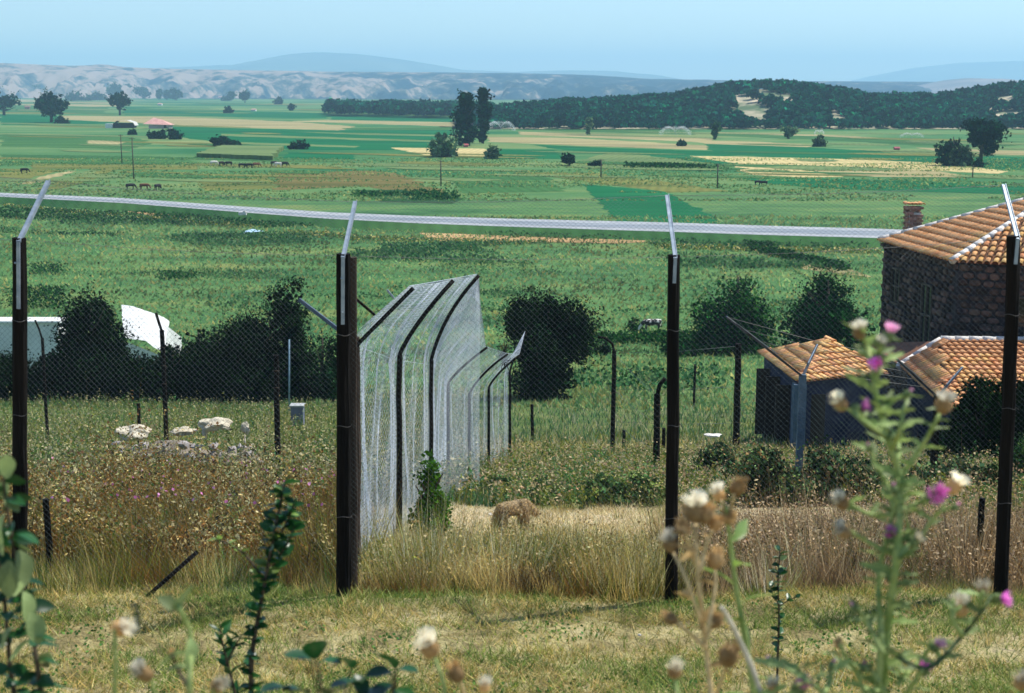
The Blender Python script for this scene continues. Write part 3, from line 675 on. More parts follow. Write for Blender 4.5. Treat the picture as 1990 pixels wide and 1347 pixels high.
tree(335, 778, 655, 110, 'dark bush behind the slim post by the white shed', name='bush', cat='bush', cols=MDK, kind='bush', leaf=.16, n=3500)
tree(1232, 645, 610, 40, 'small round bush left of the spotted cow', name='bush', cat='bush', cols=MGR, kind='bush', leaf=.2)
tree(1170, 690, 655, 40, 'small dark bush behind the wooden post near the far tree', name='bush', cat='bush', cols=MDK, kind='bush', leaf=.18)
tree(838, 1035, 878, 84, 'bright green leafy shrub growing against the mesh fence', name='shrub', cat='shrub', cols=[(.06, .17, .035), (.10, .24, .05), (.04, .12, .03)], kind='bush', leaf=.042, n=2600, Y=14.0)
tree(1905, 905, 735, 190, 'dark overhanging bush before the right hand tiled roof', name='bush', cat='bush', cols=MDK + [(.03, .08, .03)], kind='bush', leaf=.11, n=7500, Y=30)
tree(1990, 930, 700, 160, 'dark bush behind the last thick post at the right edge', name='bush', cat='bush', cols=MDK, kind='bush', leaf=.11, n=5000, Y=29)
tree(1990, 1010, 850, 150, 'green bush low behind the last thick post at right', name='bush', cat='bush', cols=[(.02, .06, .03), (.05, .11, .05)], kind='bush', leaf=.07, n=4000, Y=20)
for i, (bx, br, tp, ww, yy, lab) in enumerate([
    (1500, 985, 866, 175, 18.6, 'grey green bramble bush left below the small tiled shed'),
    (1600, 990, 862, 170, 18.6, 'bramble bush in front of the blue shaded shed wall'),
    (1700, 995, 886, 170, 18.6, 'bramble bush behind the tall pink thistle stem'),
    (1800, 995, 884, 170, 18.6, 'bramble bush right of the tall pink thistle'),
    (1395, 960, 850, 110, 24, 'dark low bush between the third post and the tiled shed'),
    (1905, 1000, 890, 150, 18.6, 'bramble bush left of the last thick post')]):
    tree(bx, br, tp, ww, lab, name='bush', cat='bush', group='bramble bushes before the sheds', cols=[(.07, .15, .09), (.15, .26, .14), (.02, .045, .03), (.24, .18, .10), (.03, .06, .035)], kind='bush', leaf=.065, n=3400, Y=yy, trunk=False)
for bx, br, tp, ww, yy, lab in [
    (1180, 1010, 915, 130, 18.5, 'green weedy bush on the dry ground left of the third post'),
    (1250, 1015, 905, 100, 18.5, 'green weedy bush touching the third thick post'),
    (965, 985, 925, 90, 20, 'small green bush at the foot of the far mesh fence'),
    (1060, 1000, 930, 110, 19.5, 'olive weedy bush behind the tan dog')]:
    tree(bx, br, tp, ww, lab, name='bush', cat='bush', cols=[(.11, .24, .12), (.20, .34, .16), (.30, .32, .14), (.05, .10, .05)], kind='bush', leaf=.05, n=1700, Y=yy, trunk=False)

# ------------------------------------------------------------------ ground vegetation (uncountable)
def weeds(vg, P, h, stem, leafc, headc, nl=7, ls=.035, hs=.03, head=.8, sw=.008):
    n = len(P); hh = h * np.exp(rng.normal(size=n) * .25)
    tip = vg.blades(P - np.array([0, 0, .03]), hh + .03, sw, pal(n, stem), lean=.14)
    lc = spal(P, leafc, .9, .15, .15, nl + 3)
    for k in range(nl):
        t = rng.uniform(.12, 1, (n, 1)); Q = P * (1 - t) + tip * t + rng.normal(size=(n, 3)) * np.array([.06, .06, .02]) * h
        vg.leaves(Q, ls * rng.uniform(.5, 1.5, n), lc * np.exp(rng.normal(size=(n, 1)) * .3), asp=.4)
    m = rng.random(n) < head; vg.leaves(tip[m], hs * rng.uniform(.6, 1.4, m.sum()), pal(m.sum(), headc), asp=.9)
def tufts(vg, Cn, nb, h, rad, cols, lean=.5, wd=.006, var=.22):
    """separate clumps of blades fanning outward, each clump with its own tint"""
    n = len(Cn); hh = np.broadcast_to(h, (n,)) * np.exp(rng.normal(size=n) * .3); tint = spal(Cn, cols, 1.3, .14, var, nb); br = np.exp(rng.normal(size=(n, 1)) * .22)
    for k in range(nb):
        a = rng.random(n) * 6.283; q = rng.random(n) ** .6; d = np.stack([np.cos(a), np.sin(a), 0 * a], 1)
        B = Cn + d * (rad * q)[:, None] * hh[:, None]; B[:, 2] -= .02; H_ = hh * rng.uniform(.45, 1.1, n)
        side = np.stack([-np.sin(a + rng.normal(size=n)), np.cos(a + rng.normal(size=n)), 0 * a], 1) * (wd * .5)
        T = B + d * (lean * q * H_)[:, None] + rng.normal(size=(n, 3)) * .12 * H_[:, None]; T[:, 2] = B[:, 2] + H_
        vg.tris(np.stack([B - side, B + side, T], 1), np.clip(tint * br * np.exp(rng.normal(size=(n, 1)) * .18), .004, .9))
def mask(P, s, thr, seed):
    v = np.array([noise.noise(Vector((p[0] * s + seed, p[1] * s, seed))) for p in P]); return v > thr
# short dry turf before the fence
TURF = [(.28, .36, .13), (.36, .40, .17), (.20, .30, .11), (.44, .42, .20), (.42, .34, .16), (.14, .25, .10)]
vg = VG(); P = scat(120000, 6.3, 9.7, -500, 2550)
f = np.array([noise.fractal(Vector((p[0] * .9, p[1] * 1.6, 3)), 1, 2, 4) for p in P]); bare = (np.abs(P[:, 1] - 8.15 - .12 * np.sin(P[:, 0] * 1.7)) < .22) & (rng.random(len(P)) < .75) | (f < -.28) & (rng.random(len(P)) < .6)
P = P[~bare]; f = f[~bare]; g_ = f > .05
vg.blades(P[g_], rng.uniform(.02, .075, g_.sum()), .007, pal(g_.sum(), [(.20, .32, .12), (.30, .40, .15), (.14, .26, .10), (.38, .40, .17)]), lean=.8)
vg.blades(P[~g_], rng.uniform(.02, .07, (~g_).sum()), .007, pal((~g_).sum(), STRAW[:2] + STRAW[3:] + TURF), lean=1.0)
P1 = scat(11000, 6.3, 9.2, -500, 2550); k = mask(P1, 1.7, .12, 9); P1 = P1[k]; P1[:, 2] += .015; vg.leaves(P1, .026, pal(len(P1), [(.07, .20, .08), (.16, .32, .12)]), asp=.8, up=0)
P1 = scat(1000, 6.6, 9.3, -500, 2550); tufts(vg, P1, 26, .07, .7, TURF + STRAW, lean=.9)
tag(vg.build('short_grass', VEG), 'short dry turf in front of the fence', 'grass', kind='stuff')
# dry grass fringe under the fence
def clumpy(vg, n, y0, y1, p0, p1, hp, cols, nb=36, seed=1, rad=.45):
    P = scat(n, y0, y1, p0, p1); f = np.array([noise.fractal(Vector((p[0] * 1.1, p[1] * .9, seed)), 1, 2, 3) for p in P])
    k = f > -.55; P = P[k]; f = f[k]
    h = np.interp(P[:, 1], *hp) * np.clip(1 + 1.5 * f, .3, 2.0); tufts(vg, P, nb, h, rad, cols)
vg = VG(); CEN = STRAW + STRAW[:3] + OLIVE + [(.50, .36, .18), (.42, .42, .22), (.26, .34, .18), (.10, .09, .04)]
clumpy(vg, 1500, 9.25, 13.4, 690, 1330, ([9.25, 9.9, 11.2, 12.6], [.16, .28, .20, .06]), CEN, 40, 4)
clumpy(vg, 420, 9.2, 10.6, 690, 1330, ([9.2, 9.6, 10.6], [.12, .26, .2]), OLIVE + GREEN + [(.05, .045, .02), (.04, .03, .02)] + RUST, 34, 31)  # near-black tufts stand for shaded gaps between the clumps
P = scat(2600, 9.5, 11.8, 690, 1330); weeds(vg, P, .22, STRAW[:2] + OLIVE, CEN, [(.6, .5, .3), (.4, .28, .12)], nl=8, ls=.026, hs=.022, sw=.005)
P = scat(26000, 12, 18.5, 690, 1330); f = np.array([noise.noise(Vector((p[0] * 1.2, p[1] * .8, 8))) for p in P]); vg.blades(P, rng.uniform(.02, .075, len(P)) * np.clip(1 + 1.5 * f, .3, 2.2), .010, pal(len(P), [(.72, .60, .38), (.80, .70, .50), (.58, .45, .27), (.50, .44, .24)]), lean=.9)
clumpy(vg, 260, 12.8, 18.5, 690, 1330, ([12.8, 18.5], [.10, .13]), STRAW + OLIVE, 26, 12)
tag(vg.build('dry_grass', VEG), 'straw coloured long grass behind the fence between the middle posts', 'grass', kind='stuff')
vg = VG(); BR = RUST[:2] + [(.66, .52, .34), (.58, .42, .24), (.07, .05, .03), (.46, .34, .20), (.34, .24, .14), (.24, .24, .10), (.52, .42, .28), (.16, .20, .09)]
clumpy(vg, 2500, 9.3, 13.8, 1310, 2550, ([9.3, 10, 13.8], [.16, .33, .24]), BR, 34, 6)
P = scat(8600, 9.6, 14.5, 1310, 2550); weeds(vg, P, .30, RUST, BR, [(.60, .48, .32), (.5, .36, .24)], nl=10, ls=.024, hs=.022, sw=.005)
tag(vg.build('brown_weeds', VEG), 'brown withered weeds behind the fence at the right', 'weeds', kind='stuff')
# left weed thicket
vg = VG(); LW = OLIVE + GREEN[:1] + RUST + STRAW[:1] + RUST[:2] + [(.05, .05, .025), (.52, .50, .30), (.36, .36, .18), (.26, .34, .20), (.44, .36, .20), (.13, .25, .15)]
FR = RUST + RUST + OLIVE + STRAW[1:2] + [(.40, .26, .12), (.04, .035, .02), (.05, .04, .02), (.24, .26, .12)]  # near-black tints put the shadowed gaps at the weeds' foot into the colour
clumpy(vg, 2600, 9.5, 14, -500, 665, ([9.5, 10.3, 14], [.13, .26, .38]), FR, 34, 9)
clumpy(vg, 460, 9.2, 10.4, -500, 665, ([9.2, 10.4], [.10, .20]), OLIVE + STRAW[:2] + GREEN, 34, 19)
vg2n = 13500; P = scat(vg2n, 10.4, 20, -450, 662, 1.15); f = np.array([noise.fractal(Vector((p[0] * .8, p[1] * .6, 15)), 1, 2, 3) for p in P]); P = P[f > -.45]; f = f[f > -.45]
for lo, hi, hgt in ((-.45, 0, .32), (0, .3, .55), (.3, 9, .80)):
    Q = P[(f >= lo) & (f < hi)]; weeds(vg, Q, hgt, RUST + OLIVE, LW, [(.50, .44, .26), (.40, .30, .15), (.22, .12, .06), (.30, .34, .16), (.12, .10, .05)], nl=14, ls=.034, sw=.006)
P = scat(120, 10.3, 18, 100, 655); P[:, 2] += .6; vg.leaves(P, .035, pal(len(P), [(.60, .22, .42), (.7, .35, .55)]), asp=.9)
tag(vg.build('weed_thicket', VEG), 'thicket of withered thistles and weeds behind the fence at the left', 'weeds', kind='stuff')
vg = VG(); P = scat(13000, 19, 60, -400, 930, 1.4); weeds(vg, P, .42, OLIVE + GREEN, TEAL + OLIVE + [(.34, .32, .18), (.50, .44, .26), (.30, .30, .16)] + GREEN, [(.55, .48, .30), (.3, .3, .16)], nl=7, ls=.07, hs=.05, sw=.02)
P = scat(40000, 18, 66, -400, 960, 1.3); vg.blades(P, rng.uniform(.08, .34, len(P)), .025, spal(P, TEAL + OLIVE + [(.55, .47, .28), (.42, .38, .2)] + OLIVE + STRAW[:1], .35, .15), lean=.3)
tag(vg.build('rank_grass', VEG), 'rank green and tan grass below the dark trees at left', 'grass', kind='stuff')
vg = VG(); P = scat(10000, 13.5, 33, 1320, 2500, 1.1); P = np.vstack([P[P[:, 1] > 18], P[P[:, 0] > 4.6], scat(3400, 18, 33, 860, 1400)]); weeds(vg, P, .32, OLIVE + GREEN, TEAL + OLIVE + [(.56, .48, .30), (.44, .36, .2), (.16, .28, .16)] + OLIVE + GREEN, [(.55, .45, .28), (.45, .3, .18)], nl=9, ls=.055, hs=.04, sw=.012)
P = scat(14000, 27, 41, 860, 2060); vg.blades(P, rng.uniform(.06, .26, len(P)), .022, spal(P, STRAW + [(.50, .40, .26)] + OLIVE + STRAW[:2], .5), lean=.5)
P = scat(34000, 38, 105, 700, 2060, 1.1); P = P[(rng.random(len(P)) < np.interp(P[:, 1], [55, 105], [1, .12])) & ((P[:, 0] / P[:, 1] > -.02 + .04 * rng.normal(size=len(P))))]; vg.blades(P, rng.uniform(.1, .4, len(P)), .04, spal(P, TEAL + [(.40, .44, .28), (.50, .46, .30)] + TEAL + OLIVE, .25), lean=.35)
tag(vg.build('green_weeds', VEG), 'green weeds covering the slope right of the mesh fence', 'weeds', kind='stuff')
# meadow tufts and scrub bands on the plain
vg = VG(); P = scat(60000, 58, 230, -150, 2150, 1.3)
nn = np.array([noise.fractal(Vector((p[0] * .05, p[1] * .09, 2)), 1, 2, 4) for p in P]); sc = np.interp(P[:, 1], [62, 210], [1, 1.9])
vg.blades(P, rng.uniform(.10, .30, len(P)) * sc, rng.uniform(.10, .26, len(P)) * sc, pal(len(P), [(.20, .36, .20), (.28, .40, .22), (.14, .30, .17), (.34, .38, .20)], var=.15) * np.clip(1.1 + .8 * nn[:, None], .5, 1.7), lean=.6)
P = scat(46000, 225, 430, -120, 2120, 1.2); nn = np.array([noise.fractal(Vector((p[0] * .02, p[1] * .05, 7)), 1, 2, 4) for p in P]); k_ = (nn > -.1) & ((P[:, 1] > 262) | (P[:, 1] < 228)); P = P[k_]; nn = nn[k_]
vg.blades(P, rng.uniform(.12, .45, len(P)), rng.uniform(.3, .9, len(P)), pal(len(P), [(.14, .28, .15), (.22, .34, .18), (.08, .20, .10), (.30, .36, .19)], var=.2) * np.clip(1.1 + .7 * nn[:, None], .5, 1.6), lean=.6)
YB = np.geomspace(25, 700, 900)
def Garr(px, row):
    a = (px - 995) / F; b = (673.5 - row) / F; dy = math.cos(PITCH) + b * math.sin(PITCH); dz = b * math.cos(PITCH) - math.sin(PITCH)
    z = CZ + (dz / dy)[:, None] * YB[None]; k = np.argmax(z <= (np.interp(YB, PY, PZ) + CZ)[None], axis=1); y = YB[k]
    x = a / dy * y; return np.stack([x, y, Hn(x, y)], 1)
def band(px0, px1, r0, r1, n, size, cols, sl=0.0):
    x = rng.uniform(px0, px1, n); Q = Garr(x, rng.uniform(r0, r1, n) + (x - px0) * sl)
    Q = Q[np.array([noise.noise(Vector((q[0] * .05, q[1] * .08, 5))) > -.12 for q in Q])]
    Q[:, :2] += rng.normal(size=(len(Q), 2)) * .4; Q[:, 2] += rng.uniform(0, 1, len(Q)) * size * 1.3
    vg.leaves(Q, size * rng.uniform(.6, 1.3, len(Q)), pal(len(Q), cols), asp=.7, up=.3)
MS = [(.015, .07, .035), (.03, .11, .05), (.06, .16, .07)]
band(1215, 1410, 321, 327, 1500, .7, MGR, .01); band(680, 1710, 462, 469, 5000, .35, TEAL + OLIVE + STRAW[:1], .027); band(0, 680, 398, 404, 3500, .35, TEAL + OLIVE + STRAW[:1], .09)
band(-50, 640, 404, 424, 7000, .4, MS, .035); band(0, 600, 438, 455, 5000, .35, MS + TEAL, .03); band(600, 850, 436, 450, 2600, .4, MS + TEAL, .02); band(740, 1290, 476, 492, 5200, .35, MS + TEAL, 0); band(200, 640, 470, 480, 1800, .35, TEAL)
band(1450, 1500, 470, 482, 900, .45, MGR, 0); band(1455, 1640, 478, 488, 2600, .45, MGR, .22); band(690, 890, 372, 390, 2200, .55, MS, .0)
band(60, 120, 515, 535, 400, .3, MS); band(310, 380, 530, 545, 500, .3, MS); band(1150, 1400, 655, 672, 1600, .3, MGR); band(1300, 1480, 676, 704, 4200, .35, MDK + MGR, .05)  # last band: dark leaves stand for the shade below the leafy green tree
band(20, 130, 560, 600, 1200, .3, MGR); band(1310, 1350, 660, 690, 500, .3, MGR); band(1000, 1400, 690, 760, 2500, .25, TEAL + MGR)
SC = [(.05, .15, .08), (.08, .20, .11), (.12, .24, .13)]
for q in range(26):
    r0 = random.uniform(478, 640); x0 = random.uniform(-60, 1700); L = random.uniform(120, 520); band(x0, x0 + L, r0, r0 + random.uniform(5, 16), int(L * 1.1), .28, SC, random.uniform(-.01, .03))
for q in range(16):
    r0 = random.uniform(400, 480) ; x0 = random.uniform(-60, 1500); L = random.uniform(100, 400); r0 += x0 * .03; band(x0, x0 + L, r0, r0 + random.uniform(4, 9), int(L * 1.2), .5, SC, .01)
tag(vg.build('meadow_scrub', VEGM), 'rough tufts and low scrub over the near part of the plain, one dark band standing for tree shade', 'scrub', kind='stuff')

# ------------------------------------------------------------------ HOUSES
M_tile = mat('clay roof tile', (.74, .33, .10), (.95, .56, .25), scale=3.2, world=True, rough=.8, bump=.2, bscale=30)
M_under = mat('roof mortar bed', (.16, .07, .04), (.24, .11, .06), scale=5)
M_mort = mat('white lime mortar', (.62, .58, .54), (.78, .75, .70), scale=6, bump=.4)
M_stone = mat('field stone', (.016, .013, .016), (.13, .08, .06), scale=2.1, world=True, bump=.5, bscale=14)
M_brick = mat('chimney brick', (.30, .13, .09), (.50, .30, .22), scale=3, world=True, bump=.3)
M_wall = mat('wall mortar', (.02, .018, .022), (.05, .045, .05), scale=5, bump=.5)
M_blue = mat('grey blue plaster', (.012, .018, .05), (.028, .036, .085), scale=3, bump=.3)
M_dark = mat('dark opening wood', (.02, .017, .015), (.05, .04, .035), scale=6)
M_wood = mat('weathered timber', (.05, .04, .03), (.12, .10, .08), scale=5, stretch=(1, 1, .2), bump=.5)
def tile_mesh(L, w_, name):
    b = MB(); n = 4; vs = []
    for e, (y, r, z0) in enumerate(((0, w_ * .46, .03), (L, w_ * .38, .005))):
        for k in range(n + 1):
            a = math.pi * k / n; vs.append((-math.cos(a) * r, y, math.sin(a) * r * .75 + z0))
        for k in range(n + 1):
            a = math.pi * (n - k) / n; vs.append((-math.cos(a) * (r - .015), y, math.sin(a) * (r - .02) * .75 + z0))
    m = 2 * (n + 1)
    b.add(vs, [(i, (i + 1) % m, m + (i + 1) % m, m + i) for i in range(m)] + [(0, m - 1, m - 2, 1), (1, m - 2, m - 3, 2), (2, m - 3, m - 4, 3), (3, m - 4, m - 5, 4)], True)
    return b.mesh(name, M_tile)
def inside(p, poly):
    c = False; n = len(poly)
    for i in range(n):
        a, b_ = poly[i], poly[(i + 1) % n]
        if (a[1] > p[1]) != (b_[1] > p[1]) and p[0] < (b_[0] - a[0]) * (p[1] - a[1]) / (b_[1] - a[1]) + a[0]: c = not c
    return c
def roof_face(verts, tw, tl, out):
    """verts: eave start, eave end, then upper corners; appends tile matrices"""
    o = verts[0]; u = (verts[1] - verts[0]).normalized(); nrm = u.cross(verts[-1] - verts[0]).normalized()
    if nrm.z < 0: nrm = -nrm
    v = nrm.cross(u).normalized()
    if v.z < 0: v = -v
    u = v.cross(nrm).normalized()
    poly = [((p - o).dot(u), (p - o).dot(v)) for p in verts]
    us = [p[0] for p in poly]; vm = max(p[1] for p in poly)
    vv = -.06; r = 0
    while vv < vm:
        x = min(us) + tw / 2
        while x < max(us):
            if inside((x, max(vv + tl * .45, .02)), poly):
                Mx = Matrix((u, v, nrm)).transposed().to_4x4()
                pos = o + u * (x + random.uniform(-.008, .008)) + v * (vv + random.uniform(-.01, .01)) + nrm * .03
                out.append(Matrix.Translation(pos) @ Mx @ Matrix.Rotation(R(-2.6), 4, 'X') @ Matrix.Rotation(random.uniform(-.02, .02), 4, 'Z'))
            x += tw
        vv += tl; r += 1
def make_roof(root, faces, tw=.21, tl=.36, ridges=(), maxn=300, hidden=()):
    b = MB()
    for f in faces + list(hidden): b.add(f, [tuple(range(len(f)))])
    rf = b.build('roof', M_under, root); rf['wloc'] = list(root.location)
    rf.location = (0, 0, 0)
    me = rf.data
    for v in me.vertices: v.co -= root.location
    tm = tile_mesh(tl * 1.18, tw, 'tile'); ms = []
    for f in faces: roof_face(f, tw, tl, ms)
    ms.sort(key=lambda M: M.translation.length)
    for M in ms[:maxn]: link('tile', tm, rf, M)
    if len(ms) > maxn:
        b = MB(); vs0 = [v.co.copy() for v in tm.vertices]; fs0 = [tuple(p.vertices) for p in tm.polygons]
        for M in ms[maxn:]: b.add([M @ v for v in vs0], fs0, True)
        o = b.build('tile', M_tile, rf); o['kind'] = 'stuff'
    for a, c_ in ridges:
        n = max(2, int((c_ - a).length / .4)); d = (c_ - a).normalized()
        for i in range(n):
            b = MB(); p = a + (c_ - a) * (i / n) + Vector((0, 0, .05)); q = a + (c_ - a) * ((i + .96) / n) + Vector((0, 0, .055))
            b.tube([p, q], [.125, .105], 8); b.build('ridge_tile', M_mort, rf)
    return rf
def vary(m, lo, hi):
    n = m.node_tree.nodes; l = m.node_tree.links; r = [x for x in n if x.type == 'VALTORGB'][0]
    oi = n.new('ShaderNodeObjectInfo'); hv = n.new('ShaderNodeHueSaturation'); mr = n.new('ShaderNodeMapRange'); mr.inputs[3].default_value = lo; mr.inputs[4].default_value = hi
    m2 = n.new('ShaderNodeMapRange'); m2.inputs[3].default_value = .485; m2.inputs[4].default_value = .515; w2 = n.new('ShaderNodeMath'); w2.operation = 'FRACT'; w1 = n.new('ShaderNodeMath'); w1.operation = 'MULTIPLY'; w1.inputs[1].default_value = 7.31
    l.new(oi.outputs['Random'], w1.inputs[0]); l.new(w1.outputs[0], w2.inputs[0]); l.new(w2.outputs[0], m2.inputs[0]); l.new(m2.outputs[0], hv.inputs['Hue'])
    l.new(oi.outputs['Random'], mr.inputs[0]); l.new(mr.outputs[0], hv.inputs['Value']); l.new(r.outputs[0], hv.inputs['Color']); l.new(hv.outputs[0], n['Principled BSDF'].inputs['Base Color'])
vary(M_tile, .82, 1.15); vary(M_stone, .35, 1.7); vary(M_brick, .6, 1.3)
stone_meshes = []
for k in range(6):
    b = MB(); w_, h_ = .19, .115
    vs = []
    for y, s in ((0, 1), (-.05, .97), (-.075, .72)):
        for sx, sz in ((-1, -.55), (-.55, -1), (.55, -1), (1, -.5), (1, .55), (.5, 1), (-.6, 1), (-1, .5)):
            vs.append((sx * w_ * s * random.uniform(.88, 1.02), y, sz * h_ * s * random.uniform(.88, 1.02)))
    fs = [(i, (i + 1) % 8, 8 + (i + 1) % 8, 8 + i) for i in range(8)] + [(8 + i, 8 + (i + 1) % 8, 16 + (i + 1) % 8, 16 + i) for i in range(8)] + [tuple(range(16, 24))]
    b.add(vs, fs); stone_meshes.append(b.mesh('stone', M_stone))
def stones(wall, a, c_, z0, z1, sx=.40, sz=.25, holes=()):
    d = (c_ - a); L = d.length; u = d.normalized(); nrm = Vector((u.y, -u.x, 0))   # outward: to the right of a->c_
    Mx = Matrix((u, -nrm, Vector((0, 0, 1)))).transposed().to_4x4(); z = z1 - sz / 2; r = 0; cnt = 0
    while z > z0 and cnt < 300:
        x = sx / 2 + (r % 2) * sx * .35
        while x < L - sx * .3 and cnt < 300:
            if not any(h[0] - .12 < x < h[1] + .12 and h[2] - .08 < z < h[3] + .08 for h in holes):
                p = Vector((a.x, a.y, 0)) + u * (x + random.uniform(-.03, .03)) + nrm * .004 + Vector((0, 0, z + random.uniform(-.015, .015)))
                link('stone', random.choice(stone_meshes), wall, Matrix.Translation(p) @ Mx @ Matrix.Diagonal((sx / .4 * random.uniform(.8, 1.05), 1, sz / .25 * random.uniform(.85, 1.05), 1)))
                cnt += 1
            x += sx * random.uniform(.95, 1.08)
        z -= sz; r += 1
def wall_box(root, quad, z0, z1, m, name='wall', inset=.22):
    cen = sum(quad, Vector()) / len(quad); qs = []
    for p in quad:
        d = (cen - p); d.z = 0; qs.append(p + d.normalized() * inset)
    b = MB(); n = len(qs)
    b.add([(p.x, p.y, z0) for p in qs] + [(p.x, p.y, z1) for p in qs], [tuple(range(n))[::-1], tuple(range(n, 2 * n))] + [(i, (i + 1) % n, n + (i + 1) % n, n + i) for i in range(n)])
    o = b.build(name, m, root); o['wloc'] = list(root.location); o.location = (0, 0, 0)
    for v in o.data.vertices: v.co -= root.location
    return o, qs

# big stone house
Bc = at(1850, 510, 44); zc = Bc.z
def eave(px, row, z):
    d = ray(px, row); s = (z - CZ) / d.z; return Vector((d.x * s, d.y * s, z))
A = eave(1708, 469, zc); Dd = eave(1990, 517, zc); u = (Dd - Bc); Dd = Bc + u.normalized() * 9.5; K = A + (Dd - Bc)
AP = at(2065, 372, 48.2); AP2 = AP + (Dd - Bc).normalized() * 3.2
root = empty('stone_house', Vector((Bc.x + 3, Bc.y + 3, H(Bc.x + 3, Bc.y + 3))), 'big two storey stone house with orange tiled hip roof at the right edge', 'house')
make_roof(root, [[A, Bc, AP], [Bc, Dd, AP2, AP]], tw=.235, tl=.42, ridges=[(Bc, AP), (A, AP)], hidden=[[K, A, AP, AP2], [Dd, K, AP2]])
zb = 20 - 13.0
wl, q = wall_box(root, [A, Bc, Dd, K], zb, zc - .03, M_wall)
hl = [(1.0, 1.7, zc - 2.0, zc - .8), (3.6, 4.4, zc - 3.0, zc - 1.0)]
stones(wl, q[0], q[1], zb, zc - .05, .38, .23, hl); stones(wl, q[1], q[2], zb, zc - .05, .38, .23, [(1.6, 2.6, zc - 2.6, zc - 1.0)])
u = (q[1] - q[0]); u.z = 0; u.normalize(); nr = Vector((u.y, -u.x, 0))
uf = (q[2] - q[1]); uf.z = 0; uf.normalize(); nf = Vector((uf.y, -uf.x, 0))
for (a0, a1, z0, z1), oo_, uu, nn_ in [(hl[0], q[0], u, nr), (hl[1], q[0], u, nr), ((1.6, 2.6, zc - 2.6, zc - 1.0), q[1], uf, nf)]:
    fr = MB(); cz_ = (z0 + z1) / 2
    P0 = Vector((oo_.x, oo_.y, 0))
    for s, e in (((a0, z0), (a1, z0)), ((a0, z1), (a1, z1)), ((a0, z0), (a0, z1)), ((a1, z0), (a1, z1)), (((a0 + a1) / 2, z0), ((a0 + a1) / 2, z1)), ((a0, cz_), (a1, cz_))):
        fr.beam(P0 + uu * s[0] + nn_ * .05 + Vector((0, 0, s[1])), P0 + uu * e[0] + nn_ * .05 + Vector((0, 0, e[1])), .06, .06)
    wn = fr.build('window', M_wood, root); wn['wloc'] = list(root.location); wn.location = (0, 0, 0)
    for v in wn.data.vertices: v.co -= root.location
    pn = MB(); pn.add([P0 + uu * a + nn_ * .025 + Vector((0, 0, z)) for a, z in ((a0, z0), (a1, z0), (a1, z1), (a0, z1))], [(0, 1, 2, 3)])
    pn.build('pane', mat('dark glass', (.015, .018, .022), rough=.12, spec=.6), wn)
# rafters' ends under the eave
for i in range(12):
    t = (i + .5) / 12; p = A.lerp(Bc, t); b = MB(); b.box(p + Vector((.12, 0, -.09)), (.30, .09, .11)); b.build('rafter_end', M_wood, root)
# brick chimney with cap
ct = at(1776, 397, 51.5); cb_ = at(1776, 446, 51.5)
chim = MB(); chim.box((ct.x, 51.5, (ct.z + cb_.z) / 2 - .55), (.42, .42, ct.z - cb_.z + .5)); ch = chim.build('chimney', M_mort, root); ch['wloc'] = list(root.location); ch.location = (0, 0, 0)
for v in ch.data.vertices: v.co -= root.location
bk = MB(); bk.box((0, 0, 0), (.24, .12, .085)); bkm = bk.mesh('brick', M_brick)
for r in range(9):
    z = cb_.z + .04 + r * .094
    for j in range(2):
        for s, ax in ((-1, 0), (1, 0), (-1, 1), (1, 1)):
            off = (j - .5) * .25 + (.06 if r % 2 else -.06); wob = .012 if r < 6 else .05
            if 5 < r < 8 and (j + s + ax) % 2 == 0: continue
            loc = Vector((ct.x + (off if ax == 0 else s * (.17 + wob)), 51.5 + (s * (.17 + wob) if ax == 0 else off), z))
            link('brick', bkm, ch, Matrix.Translation(loc) @ Matrix.Rotation(R(90) if ax else 0, 4, 'Z'))
for j in range(5):
    link('tile', bpy.data.meshes.get('tile'), ch, Matrix.Translation(Vector((ct.x - .26 + j * .13, 51.5 - .25, ct.z - .04))) @ Matrix.Rotation(R(random.uniform(2, 8)), 4, 'X'))

# small tiled shed left
F1 = at(1552, 744, 38); L1 = eave(1476, 686, F1.z); E1 = eave(1728, 726, F1.z); K1 = L1 + (E1 - F1) ; AP1 = at(1612, 661, 41.2)
root = empty('tiled_shed', Vector((F1.x + 1, F1.y + 2, H(F1.x + 1, F1.y + 2))), 'small shed with pyramid tiled roof and blue shaded walls left of the tall thistle', 'shed')
make_roof(root, [[L1, F1, AP1], [F1, E1, AP1]], tw=.2, tl=.36, ridges=[], hidden=[[E1, K1, AP1], [K1, L1, AP1]])
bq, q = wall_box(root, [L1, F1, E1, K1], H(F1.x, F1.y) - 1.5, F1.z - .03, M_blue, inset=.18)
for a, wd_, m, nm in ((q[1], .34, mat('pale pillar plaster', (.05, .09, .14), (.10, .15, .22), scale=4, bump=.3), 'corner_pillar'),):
    b = MB(); b.box((a.x - .02, a.y - .04, (a.z + H(a.x, a.y)) / 2 - .6), (wd_, wd_, a.z - H(a.x, a.y) + 1.1)); b.build(nm, m, root)
uu = (q[1] - q[0]); uu.z = 0; LL = uu.length; uu.normalize(); nn_ = Vector((uu.y, -uu.x, 0))
for a0 in (.5, 1.7, 2.9):
    b = MB(); p = Vector((q[0].x, q[0].y, q[0].z - 1.3)) + uu * (a0 + .3) + nn_ * .03; b.beam(p + Vector((0, 0, -1)), p + Vector((0, 0, 1)), .75, .06); b.build('door', M_dark, root)
uu = (q[2] - q[1]); uu.z = 0; uu.normalize(); nn_ = Vector((uu.y, -uu.x, 0))
p = Vector((q[1].x, q[1].y, q[1].z - 1.4)) + uu * .55 + nn_ * .03
b = MB(); b.beam(p + Vector((0, 0, -1.1)), p + Vector((0, 0, 1)), .5, .07); b.build('door', M_dark, root)

